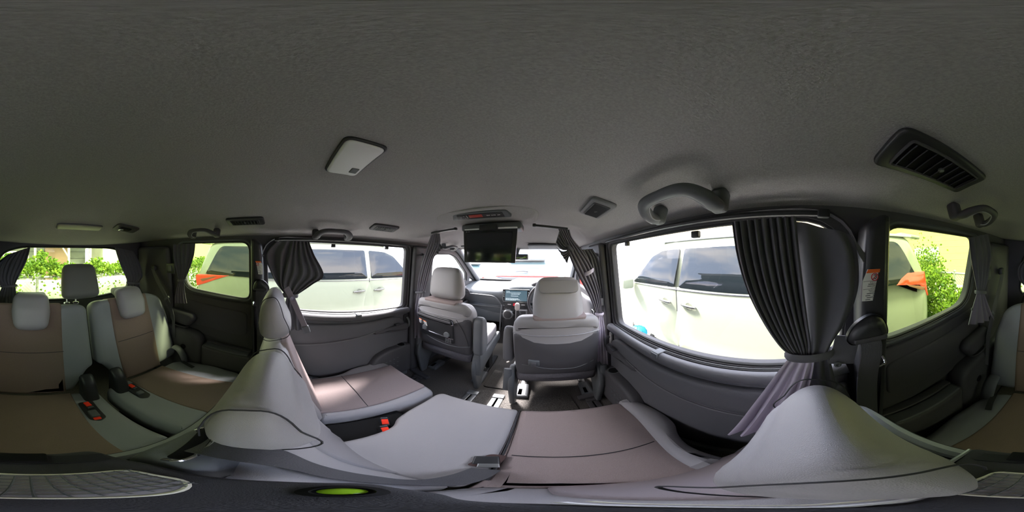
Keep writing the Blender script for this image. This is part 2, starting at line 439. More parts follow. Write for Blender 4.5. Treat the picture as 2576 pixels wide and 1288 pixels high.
# ------------------------------------------------------------------ sliding doors
dn = 0
def sliding_door(sg):
    global dn; dn += 1
    t = thing('door_%d' % dn, (sg*.76, .42, .1), None, None, kind='structure')
    X = lambda u, v, w: (sg*(.76-w), u, v)
    m = MB(); m.pad(rnd([(-.13, .06), (.96, .06), (.965, .60), (.955, .735), (.487, .763), (.07, .81), (-.13, .85)], .03), 0, .035, .02, X, step=.1, crown=.01); m.build('door_panel', TRM, t)
    # sill ledge
    m = MB(); m.tube([(sg*.725, .955, .735), (sg*.722, .487, .758), (sg*.722, .07, .808), (sg*.725, -.12, .85)], .026, 10, smooth=5); m.build('sill_ledge', TRM, t)
    m = MB(); m.tube([(sg*.735, .93, .757), (sg*.735, .487, .783), (sg*.735, .07, .831), (sg*.735, -.10, .868)], .004, 6, smooth=5); m.build('weather_strip', RUB, t)
    m = MB(); m.tube([(sg*.745, .93, .757), (sg*.745, .487, .784), (sg*.745, .07, .832), (sg*.745, -.10, .868)], .003, 6, smooth=5); m.build('glass_channel', STL, t)
    # upper padded bolster with arched front end
    m = MB(); m.pad(rnd([(-.12, .60), (.30, .592), (.62, .612), (.78, .60), (.905, .56), (.90, .66), (.80, .715), (.487, .715), (.1, .755), (-.12, .785)], [.02, .2, .15, .1, .03, .09, .12, .2, .2, .02]), .03, .06, .016, X, step=.06, crown=.012); m.build('padded_insert', TRM, t)
    m = MB(); m.tube([(sg*.695, -.12, .597), (sg*.69, .2, .592), (sg*.69, .45, .60), (sg*.688, .62, .622), (sg*.69, .70, .628)], .0035, 6, smooth=6); m.build('trim_piping', GV, t)
    # armrest scoop with switch
    m = MB(); m.pad(rnd([(.60, .60), (.93, .56), (.93, .63), (.80, .64), (.60, .625)], [.01, .03, .03, .06, .01]), .03, .085, .02, X, step=.05); a = m.build('pull_cup', PLA, t)
    m = MB(); m.rbox((sg*.672, .80, .652), (.03, .05, .008), .003); m.build('window_switch', PLB, a)
    m = MB(); m.pad(rnd([(.90, .55), (.955, .55), (.955, .70), (.90, .70)], .015), .034, .045, .004, X, step=.05); h = m.build('handle_bezel', PLB, t)
    m = MB(); m.tube([(sg*.705, .93, .575), (sg*.685, .93, .60), (sg*.685, .93, .65), (sg*.705, .93, .675)], .009, 8, smooth=4); m.build('door_handle', PLG, h)
    # sill latch hook
    m = MB(); m.rbox((sg*.722, .487, .786), (.045, .035, .008), .003); m.rbox((sg*.698, .487, .772), (.008, .035, .03), .003); m.build('shade_hook', PLG, t)
    # bottle pocket
    m = MB()
    m.pad(rnd([(.55, .28), (.62, .385), (.72, .42), (.94, .42), (.94, .10), (.58, .10)], .03), .03, .10, .02, X, step=.05); pk = m.build('bottle_pocket', PLA, t)
    m = MB(); m.lathe([(.038, 0), (.038, .004), (.030, .004), (.028, -.004)], (sg*.70, .86, .418)); m.build('cup_ring', PLG, pk)
    m = MB(); m.lathe([(.029, 0), (.029, .003)], (sg*.70, .86, .4195)); m.build('cup_well', PLK, pk)
    k = 0
    for i in range(6):
        for j in range(3):
            m = MB(); m.rbox((sg*.659, .62+.035*i, .19+.05*j+.012*i*.5), (.004, .018, .008), .002, 1, Matrix.Rotation(sg*.5, 3, 'X')); m.build('pocket_stud', PLG, pk)
    # two small shade clips at the window head
    for y in (.30, .72):
        m = MB(); m.rbox((sg*.718, y, 1.272), (.018, .028, .022), .004); m.build('shade_clip', PLB, t)
    return t
sliding_door(-1); sliding_door(1)
# curtain rails above the sliding door windows
for sg in (-1, 1):
    m = MB(); m.tube([(sg*.688, -.06, 1.302), (sg*.688, .4, 1.307), (sg*.69, .93, 1.300)], .008, 8, smooth=4)
    m.rbox((sg*.688, -.06, 1.302), (.02, .03, .022), .005)
    tag(m.build('curtain_rail', PLB), 'thin black curtain rail along the top of the %s sliding door window' % ('left' if sg < 0 else 'right'), 'curtain rail', 'curtain rails over the sliding doors')
# ------------------------------------------------------------------ floor rails and covers
def rail(x, y0, y1, label, dark=False):
    t = thing('seat_rail', (x, (y0+y1)/2, 0), label, 'seat rail', 'silver floor rails' if not dark else 'black floor rails')
    m0 = PLA if dark else STL
    m = MB()
    m.rbox((x-.021, (y0+y1)/2, .007), (.032, y1-y0, .014), .004); m.build('rail_strip', m0, t)
    m = MB(); m.rbox((x+.021, (y0+y1)/2, .007), (.032, y1-y0, .014), .004); m.build('rail_strip', m0, t)
    m = MB(); m.rbox((x, (y0+y1)/2, .004), (.012, y1-y0-.02, .006), .001); m.build('rail_slot', PLK, t)
    m = MB(); m.rbox((x, y1, .011), (.078, .05, .022), .006); c = m.build('rail_end_cap', m0, t)
    m = MB(); m.lathe([(.008, 0), (.008, .003), (.004, .003)], (x, y1, .021), n=12); m.build('cap_screw', m0, c)
rail(-.142, .05, 1.0, 'steel floor rail with end cap, the one nearer the passenger seat')
rail(.03, .05, 1.01, 'steel floor rail with end cap, nearer the middle of the cabin floor')
for sg in (-1, 1):
    x = sg*.60
    rail(x, .30, .97, 'dark floor rail beside the %s sliding door step' % ('left' if sg < 0 else 'right'), True)
    m = MB(); m.rbox((sg*.625, 1.005, .022), (.21, .05, .03), .010, rot=Matrix.Rotation(sg*.12, 3, 'Z'))
    tag(m.build('rail_cover', PLA), 'charcoal plastic bar covering the end of the %s floor rail' % ('left' if sg < 0 else 'right'), 'floor cover', 'outer rail covers')
    m = MB(); m.rbox((sg*.735, .45, .03), (.05, 1.0, .05), .012); trim(m, PLG)
# floor mats
m = MB(); m.pad(rnd([(-.115, 1.12), (.125, 1.12), (.125, 1.95), (-.115, 1.95)], .02), .001, .012, .005)
tag(m.build('floor_mat', CRP), 'dark carpet runner mat between the two front seats', 'floor mat')
m = MB(); m.pad(rnd([(-.70, .30), (-.30, .30), (-.30, .9), (-.22, .98), (-.08, 1.075), (.48, 1.075), (.50, .90), (.53, .30), (.53, .15), (-.70, .15)], .02), .001, .007, .003)
tag(m.build('floor_carpet', CRP), 'dark pile carpet over the floor in front of the second row', 'carpet')

# ------------------------------------------------------------------ front seats
def front_seat(cx, cy, drv):
    lab = 'grey leatherette driver seat seen from behind, with a small bag hook on its back' if drv else 'grey leatherette front passenger seat with a folding tray and red-topped label on its back'
    t = thing('front_seat', (cx, cy, 0), lab, 'car seat', 'front seats')
    R = .235
    lean = -.12
    def Y(z): return cy + (z-.42)*lean           # rear face of the backrest
    Mx = lambda tk: (lambda u, v, w: (cx+u, Y(v)+.085-w+(.0 if abs(u) < .19 else -.0)+.05*(abs(u)/.25)**3, v))
    m = MB(); m.pad(rnd([(-.225, .44), (.225, .44), (.245, .60), (.245, .80), (.215, .862), (.12, .878), (-.12, .878), (-.215, .862), (-.245, .80), (-.245, .60)], .04), -.03, .085, .035, Mx(0), step=.06)
    m.build('backrest', LEA, t)
    m = MB(); m.pad(rnd([(-.232, .775), (.232, .775), (.238, .83), (.205, .872), (.13, .886), (-.13, .886), (-.205, .872), (-.238, .83)], .02), .03, .094, .03, Mx(0), step=.05); m.build('yoke_panel', LEA2, t)
    m = MB(); m.pad(rnd([(-.13, .86), (.15, .86), (.15, .891), (-.13, .891)], .01), -.02, .092, .02, Mx(0), step=.05); m.build('top_insert', BRN, t)
    m = MB(); m.tube([Mx(0)(u, .772, .089) for u in [i/10*.238 for i in range(-10, 11)]], .0022, 5); m.build('yoke_seam', SEAM, t)
    m = MB(); m.pad(rnd([(-.226, .43), (.226, .43), (.236, .60), (.236, .768), (-.236, .768), (-.236, .60)], .03), .05, .092, .02, Mx(0), step=.06); bp = m.build('back_panel', PLA, t)
    m = MB(); m.pad(rnd([(-.23, .345), (.23, .345), (.235, .435), (.0, .445), (-.235, .435)], .03), .03, .085, .03, lambda u, v, w: (cx+u, cy+.085-w+.04*(abs(u)/.235)**4, v), step=.05)
    m.build('carpet_skirt', mat('skirt cloth', (84, 82, 86), 1, bump=.8, bscale=700, var=.2, vscale=300, spec=.05), t)
    # headrest
    hz0, hz1 = (.835, 1.09) if drv else (.893, 1.122)
    hx = (.272+.505)/2-.385 if drv else .02
    hy = cy+.02+(0 if drv else .02)
    rx = Matrix.Rotation(-.10, 3, 'X')
    def tp(a, b, c, p): return (p.x*(.93-.07*c+.05*(1-abs(c))), p.y*(1-.28*c)-.012*c, p.z)
    m = MB(); m.rbox((cx+hx, hy, (hz0+hz1)/2), (.262 if drv else .272, .115, hz1-hz0), .045, 5, rx, taper=tp, puff=.008); h = m.build('headrest', LEA, t)
    if drv:
        m = MB(); m.pad(rnd([(-.105, 1.02), (.105, 1.02), (.10, 1.086), (-.10, 1.086)], [.03, .03, .005, .005]), 0, .012, .005, lambda u, v, w: (cx+hx+u, hy-.052-w+(v-1.05)*.20, v), step=.05); m.build('headrest_flap', LEA2, h)
    for s_ in (-1, 1):
        m = MB(); m.tube([(cx+hx+s_*.06, hy+.005, hz0+.02), (cx+hx+s_*.06, hy+.01, .865)], .007, 10); m.lathe([(.014, 0), (.014, .006), (.009, .009)], (cx+hx+s_*.06, hy+.01, .886 if not drv else .872), n=14); m.build('headrest_post', CHR, h)
    # cushion
    fy = cy+.10
    m = MB(); m.pad(rnd([(-.24, .02), (.24, .02), (.255, .30), (.245, .50), (.20, .545), (-.20, .545), (-.245, .50), (-.255, .30)], .04), .33, .47, .045, lambda u, v, w: (cx+u, fy+v, w+.03*v+.03*max(0, (abs(u)-.14)/.1)), crown=.0, step=.05); m.build('seat_cushion', LEA, t)
    m = MB(); m.pad(rnd([(-.14, .02), (.14, .02), (.15, .46), (-.15, .46)], .03), .40, .476, .012, lambda u, v, w: (cx+u, fy+v, w+.03*v), step=.08); m.build('cushion_panel', BRN, t)
    # side shields and feet
    for s_ in (-1, 1):
        m = MB(); m.pad(rnd([(-.10, .20), (-.115, .30), (-.09, .42), (-.04, .47), (.02, .42), (.10, .38), (.52, .40), (.53, .31), (.05, .22), (.0, .02), (-.06, .02)], [.02, .05, .06, .04, .05, .06, .03, .03, .08, .01, .01]), 0, .035, .012, lambda u, v, w: (cx+s_*(.235+w), cy+.12+u, v), step=.1); sh = m.build('side_shield', PLG, t)
        m = MB(); m.tube([(cx+s_*.272, cy+.03, .24), (cx+s_*.272, cy+.03, .46)], [.03, .022], 12, flat=.35); m.lathe([(.028, -.004), (.03, .004), (.02, .010)], (cx+s_*.27, cy+.05, .39), 'x', n=18); m.build('hinge_cover', PLG, sh)
        xf = cx+s_*.215
        m = MB(); m.pad(rnd([(-.045, -.02), (.045, -.02), (.04, .15), (-.04, .15)], .012), .0, .05, .02, lambda u, v, w: (xf+u, cy+.17+v, w*(.8+1.5*max(0, v))), step=.05); m.build('foot_cover', PLG, t)
        m = MB(); m.rbox((xf, cy+.45, .17), (.04, .10, .30), .01); m.build('seat_leg', PLB, t)
        m = MB(); m.rbox((xf, cy+.42, .018), (.05, .5, .03), .006); m.build('slide_rail', PLB, t)
    # folded armrest on the inner side
    ax = cx+(-.275 if drv else .285); 
    m = MB()
    if drv: m.pad(rnd([(.0, .52), (.075, .50), (.10, .60), (.10, .72), (.07, .775), (.02, .76), (-.01, .66)], .03), -.03, .03, .02, lambda u, v, w: (ax+w, cy+.03+u, v), step=.05)
    else: m.pad(rnd([(-.05, .46), (.045, .46), (.075, .55), (.055, .74), (.0, .785), (-.05, .76), (-.06, .6)], .03), -.035, .035, .022, lambda u, v, w: (ax+w, cy+.05+u, v), step=.05)
    m.build('folded_armrest', PLG if not drv else TRM, t)
    B = lambda u, v, w=.092: Vector(Mx(0)(u, v, w))
    if drv:
        m = MB(); m.pad(rnd([(-.155, .545), (-.095, .545), (-.095, .588), (-.155, .588)], .008), .088, .103, .004, Mx(0), step=.05); hk = m.build('bag_hook', PLG, t)
        m = MB(); m.rbox(B(-.125, .560, .108), (.028, .012, .028), .004); m.build('hook_tongue', PLA, hk)
        m = MB(); m.tube([B(-.19, .53), B(-.13, .532), B(-.05, .515), (B(.03, .508)), B(.11, .512), B(.20, .54)], .002, 5, smooth=6); m.build('pocket_seam', PLG, t)
    else:
        m = MB(); m.pad(rnd([(-.205, .545), (.12, .545), (.125, .755), (-.215, .755)], [.02, .02, .03, .02]), .085, .104, .008, Mx(0), step=.05); ty = m.build('folding_tray', PLB, t)
        m = MB(); m.tube([B(-.215, .735, .112), B(-.05, .742, .112), B(.115, .735, .112)], .010, 8, smooth=3, flat=.7); m.build('tray_bar', PLA, ty)
        m = MB(); m.tube([B(-.215, .715, .110), B(-.05, .722, .110), B(.115, .715, .110), B(.128, .73, .108), B(.12, .75, .108)], .0035, 6, smooth=3); m.build('tray_rim', CHR, ty)
        m = MB(); m.tube([B(-.16, .605, .108), B(.0, .603, .108), B(.125, .592, .108)], .005, 6); m.build('lower_rim', CHR, ty)
        for u in (-.13, .075):
            m = MB(); m.lathe([(.024, 0), (.024, .006), (.020, .010), (.010, .010)], B(u, .632 if u < 0 else .622, .104), 'y', n=18, rot=Matrix.Rotation(PI, 3, 'Z')); m.build('tray_hook', CHR if False else PLG, ty)
        m = MB(); m.pad([(-.205, .648), (-.10, .648), (-.11, .69), (-.205, .69)], .105, .1062, .0003, Mx(0), step=.3); l = m.build('warning_label', PAPER, ty); tag(l, 'white label with orange top edge')
        m = MB(); m.pad([(-.205, .683), (-.108, .683), (-.11, .69), (-.205, .69)], .106, .1069, .0003, Mx(0), step=.3); m.build('label_header', ORG, l)
        for i in range(3):
            m = MB(); m.pad([(-.197, .656+.008*i), (-.112, .656+.008*i), (-.112, .659+.008*i), (-.197, .659+.008*i)], .106, .1067, .0002, Mx(0), step=.3); m.build('printed_line', PLG, l)
        m = MB()
        for i in range(3): m.rbox(B(.065+.018*i, .565, .106), (.004, .004, .04), .001, 1)
        for j in range(3): m.rbox(B(.083, .55+.014*j, .107), (.05, .004, .004), .001, 1)
        m.build('pocket_lattice', PLG, ty)
        m = MB(); m.tube([B(-.20, .60), B(-.17, .56), B(-.05, .53), B(.07, .515), B(.16, .515), B(.225, .525)], .003, 6, smooth=6); m.build('pocket_rim', PLG, t)
        m = MB(); m.tube([B(.148, .76, .094), B(.185, .68, .094), B(.21, .58, .094), B(.218, .525, .094)], .0018, 5, smooth=5); m.build('side_seam', SEAD, t)
    return t
front_seat(.385, .87, True); front_seat(-.395, .99, False)

# ------------------------------------------------------------------ second row
def buckle(loc, rot, label, group, flip=False, parent=None, capped=False):
    t = thing('buckle', loc, label, 'buckle', group)
    L = Vector(loc)
    b = MB(); b.rbox((0, 0, .022), (.034, .062, .044), .008, 3, taper=lambda a, q, c, p: (p.x*(1-.1*c), p.y*(1-.1*c), p.z)); b.warp(lambda v: L + rot @ v); b.build('buckle_body', PLB, t)
    b = MB(); b.rbox((0, -.004, .047), (.024, .034, .008), .003); b.warp(lambda v: L + rot @ v); b.build('release_button', RED, t)
    b = MB(); b.rbox((0, .022, .046), (.024, .006, .006), .001); b.warp(lambda v: L + rot @ v); b.build('tongue_slot', PLG, t)
    return t
BA = math.radians(16)                       # recline of the second-row backrests
HY, HZ = .150, .29
def BK(lean, hy, hz):                        # local (u across, v up the backrest, w forward) -> cabin
    s_, c_ = math.sin(lean), math.cos(lean)
    return lambda u, v, w: Vector((u, hy - v*s_ + w*c_, hz + v*c_ + w*s_))
B2 = BK(BA, HY, HZ)
def headrest(parent, fn, u, v0, v1, wdt, dep, w0, m_, posts=True, name='headrest', tilt=0, round_=.045, bulge=.0):
    """headrest in backrest space"""
    def tp(a, b, c, p): return (p.x*(1-.05*c), p.y*(1-.30*c) + (.018 if c > 0 else .0)*c, p.z)
    mb = MB(); mb.rbox((0, 0, 0), (wdt, dep, v1-v0), round_, 6, taper=tp, puff=.010)
    mb.warp(lambda q: fn(u+q.x, (v0+v1)/2+q.z, w0+q.y)); h = mb.build(name, m_, parent)
    for s_ in (-1, 1):                       # piping that outlines the two side faces
        mb = MB(); pts = []
        for k in range(28):
            a = 2*PI*k/28; y = dep*.49*abs(math.cos(a))**.55*(1 if math.cos(a) > 0 else -1); z = (v1-v0)*.49*abs(math.sin(a))**.55*(1 if math.sin(a) > 0 else -1)
            c = z/((v1-v0)/2); pts.append(fn(u+s_*(wdt/2-.010)*(1-.05*c), (v0+v1)/2+z, w0+y*(1-.30*c)+(.018 if c > 0 else 0)*c))
        mb.tube(pts, .0016, 5, closed=True); mb.build('piping', SEAD, h)
    if posts:
        for s_ in (-1, 1):
            mb = MB(); mb.tube([fn(u+s_*.05, v0+.02, w0), fn(u+s_*.05, v0-.05, w0)], .006, 10); mb.build('headrest_post', CHR, h)
    return h
# -- single left seat
t = thing('car_seat', (-.43, .3, 0), 'single second-row seat by the left sliding door, brown cushion with pale bolsters', 'car seat', 'second row seats')
m = MB(); m.pad(rnd([(-.66, .13), (-.62, .13), (-.25, .13), (-.235, .38), (-.205, .52), (-.20, .66), (-.26, .68), (-.66, .69), (-.71, .62), (-.71, .44), (-.665, .36), (-.655, .24)], [.01, .01, .02, .08, .05, .03, .03, .04, .05, .05, .05, .03]), .17, .315, .03, lambda u, v, w: (u, v, w-.02*max(0, (.5-v))*1.2), crown=.0, step=.06); m.build('seat_cushion', LEA, t)
m = MB(); m.pad(rnd([(-.625, .13), (-.30, .13), (-.28, .4), (-.265, .668), (-.60, .685), (-.615, .4)], [.01, .01, .2, .02, .02, .2]), .25, .320, .007, lambda u, v, w: (u, v, w-.02*max(0, (.5-v))*1.2+.003), step=.05); c = m.build('cushion_panel', BRN, t)
m = MB(); m.tube([(-.617, .335, .318), (-.45, .345, .321), (-.287, .335, .318)], .0022, 5, smooth=4); m.build('cushion_seam', SEAD, c)
m = MB(); m.pad(rnd([(-.66, .0), (-.24, .0), (-.235, .3), (-.25, .50), (-.33, .545), (-.53, .545), (-.61, .50), (-.655, .3)], [.03, .03, .2, .06, .06, .06, .06, .2]), -.12, .0, .04, B2, step=.06, crown=.0); m.build('backrest', LEA, t)
m = MB(); m.pad(rnd([(-.58, .0), (-.31, .0), (-.32, .3), (-.35, .54), (-.51, .54), (-.57, .3)], [.01, .01, .1, .02, .02, .1]), -.05, .010, .010, B2, step=.06); m.build('backrest_panel', BRN, t)
headrest(t, B2, -.43, .585, .775, .245, .105, -.020, LEA)
m = MB(); m.rbox((-.44, .42, .12), (.36, .42, .12), .02); m.build('seat_frame', PLK, t)
m = MB(); m.tube([(-.675, .13, .30), (-.675, .20, .26)], .02, 10); m.build('hinge_cover', PLB, t)
# -- sixty-percent bench: middle place and right place
t = thing('rear_bench', (.25, .3, 0), 'wide second-row bench with grey middle place and brown right place, camera stands on it', 'car seat', 'second row seats')
sl = lambda u, v, w: (u, v, w-.02*max(0, (.5-v))*1.2)
m = MB(); m.pad(rnd([(-.085, .13), (.24, .13), (.212, .40), (.210, .66), (.0, .675), (-.160, .675), (-.178, .64), (-.172, .46), (-.150, .375), (-.110, .335), (-.095, .26)], [.02, .02, .2, .02, .05, .04, .03, .06, .05, .05, .04]), .17, .315, .020, sl, step=.05, crown=.008); m.build('seat_cushion', LEA, t)
m = MB(); m.pad(rnd([(.246, .13), (.515, .13), (.615, .36), (.645, .50), (.64, .655), (.218, .66), (.22, .40)], [.01, .02, .15, .15, .04, .02, .2]), .17, .318, .026, sl, step=.05, crown=.006); c = m.build('seat_cushion', BRN, t)
m = MB(); m.tube([sl(u, .33-.012*math.sin((u-.24)/.32*PI), .3225+.004*math.sin((u-.24)/.32*PI)) for u in [.245+.32*i/12 for i in range(13)]], .0024, 5); m.build('cushion_seam', SEAD, c)
m = MB(); m.tube([sl(.246, .18, .312), sl(.232, .28, .314), sl(.222, .40, .314), sl(.215, .55, .312), sl(.214, .655, .305)], .003, 5, smooth=4); m.build('joint_seam', SEAD, c)
m = MB(); m.pad(rnd([(.485, .13), (.58, .13), (.60, .24), (.64, .32), (.705, .39), (.725, .50), (.70, .62), (.625, .66), (.625, .50), (.585, .36)], [.01, .02, .04, .05, .06, .05, .06, .02, .1, .15]), .17, .342, .035, sl, step=.04, crown=.012); m.build('side_bolster', LEA, t)
m = MB(); m.pad(rnd([(-.20, .0), (.235, .0), (.235, .45), (.22, .52), (.15, .545), (-.10, .545), (-.18, .52), (-.21, .45)], [.03, .02, .06, .06, .06, .06, .06, .06]), -.12, .0, .035, B2, step=.05); m.build('backrest', LEA, t)
m = MB(); m.pad(rnd([(-.12, .0), (.14, .0), (.10, .3), (.02, .54), (-.06, .54), (-.12, .3)], [.01, .01, .1, .02, .02, .1]), -.05, .008, .008, B2, step=.05); m.build('backrest_panel', LEA2, t)
m = MB(); m.pad(rnd([(.24, .0), (.66, .0), (.70, .12), (.69, .40), (.645, .52), (.56, .555), (.30, .555), (.24, .53)], [.02, .03, .06, .1, .06, .06, .04, .03]), -.12, .0, .038, B2, step=.05); m.build('backrest', LEA2, t)
m = MB(); m.pad(rnd([(.31, .0), (.59, .0), (.60, .3), (.55, .545), (.35, .545), (.31, .3)], [.01, .01, .1, .02, .02, .1]), -.05, .009, .009, B2, step=.05); m.build('backrest_panel', mat('grey brown seat fabric', (140, 130, 132), .95, bump=.5, bscale=1400, spec=.12), t)
h1 = headrest(t, B2, .035, .535, .695, .235, .12, -.018, LEA); tag(h1, 'grey leatherette headrest of the middle place')
h2 = headrest(t, B2, .466, .522, .675, .256, .122, -.014, LEA, round_=.060); tag(h2, 'grey leatherette headrest of the right place, close to the camera')
m = MB(); m.rbox((.24, .42, .12), (.80, .42, .12), .02); m.build('seat_frame', PLK, t)
# rear rolled edge of the bench back with piping
m = MB(); m.tube([B2(-.19, .50, -.125), B2(-.05, .535, -.125), B2(.2, .538, -.125), B2(.45, .545, -.128), B2(.60, .52, -.128), B2(.68, .42, -.125)], .013, 8, smooth=6); c = m.build('rear_welt', LE3, t)
m = MB(); m.tube([B2(-.19, .50, -.139), B2(-.05, .535, -.139), B2(.2, .538, -.139), B2(.45, .545, -.142), B2(.60, .52, -.142), B2(.68, .42, -.139)], .0022, 5, smooth=6); m.build('welt_seam', SEAD, c)
# belt outlet on the shoulder of the bench
m = MB(); m.pad(rnd([(.095, .50), (.235, .50), (.235, .555), (.20, .575), (.12, .572), (.09, .55)], [.02, .01, .02, .03, .03, .03]), -.118, -.035, .02, B2, step=.03); g = m.build('belt_outlet', PLG, t)
m = MB(); m.tube([B2(.13, .577, -.10), B2(.115, .58, -.085), B2(.15, .582, -.062), B2(.205, .58, -.058), B2(.215, .578, -.075)], .0035, 8, smooth=5); m.build('outlet_lip', CHR, g)
m = MB(); m.rbox(B2(.165, .575, -.078), (.085, .018, .012), .003, rot=Matrix.Rotation(.2, 3, 'Z')); m.build('outlet_slot', PLK, g)
# dark tray between the cushions with two buckles
m = MB(); m.rbox((-.155, .29, .235), (.16, .30, .06), .012); tag(m.build('buckle_tray', PLK), 'black recess tray between the left cushion and the middle cushion', 'tray')
buckle((-.165, .335, .262), Matrix.Rotation(1.1, 3, 'Z') @ Matrix.Rotation(.25, 3, 'X'), 'black buckle with red button in the tray, the one nearer the left seat', 'second row buckles')
buckle((-.115, .300, .262), Matrix.Rotation(1.25, 3, 'Z') @ Matrix.Rotation(.25, 3, 'X'), 'black buckle with red button in the tray, the one nearer the middle cushion', 'second row buckles')
# middle belt: over the shoulder and down to a buckle on the cushion
def ribbon(mb, pts, wdir, wid, th=.0022, k=6):
    P = crom([Vector(p) for p in pts], k); W_ = [Vector(w) for w in wdir] if isinstance(wdir[0], (tuple, list, Vector)) else [Vector(wdir)]*len(pts)
    W_ = crom(W_, k)
    mb.grid([[p-w.normalized()*wid/2, p, p+w.normalized()*wid/2] for p, w in zip(P, W_)], thick=th); return mb
tb = thing('seat_belt', (.2, .05, .3), 'grey middle seat belt running from the backrest shoulder down to the cushion', 'seat belt')
m = MB(); ribbon(m, [B2(.165, .578, -.075), B2(.17, .585, -.045), B2(.178, .560, .004), B2(.19, .45, .010), B2(.205, .30, .012), B2(.222, .12, .016), (.225, .235, .325)], (1, .0, .08), .046); m.build('webbing', WEB, tb)
m = MB(); m.rbox((.222, .255, .326), (.036, .022, .005), .002, rot=Matrix.Rotation(.3, 3, 'Z')); m.build('belt_tongue', STL, tb)
m = MB(); m.rbox((.208, .285, .318), (.048, .05, .014), .004, rot=Matrix.Rotation(.3, 3, 'Z')); m.build('buckle_head', PLB, tb)
m = MB(); m.pad(rnd([(.185, .245), (.236, .245), (.238, .325), (.200, .325)], .015), .3195, .3225, .001); tag(m.build('belt_pocket', mat('dark brown lining', (70, 52, 50), .9)), 'small dark pocket opening in the middle cushion where the belt clips in', 'pocket')

# strap hanging on the left headrest
ts = thing('hanging_strap', (-.60, .03, .7), 'loose grey strap with metal eyelet hanging beside the left headrest', 'strap')
m = MB(); ribbon(m, [(-.565, -.0, 1.03), (-.585, .035, .96), (-.61, .075, .86), (-.625, .115, .76)], (.2, .6, .45), .034, .003); m.build('webbing', mat('strap webbing', (128, 122, 128), .8), ts)
m = MB(); m.lathe([(.013, 0), (.013, .004), (.007, .004), (.006, .001)], (-.575, .035, .965), 'x', n=16); m.build('eyelet', CHR, ts)
m = MB(); m.rbox((-.622, .118, .75), (.02, .04, .05), .006, rot=Matrix.Rotation(.3, 3, 'X')); m.build('strap_end', PLG, ts)

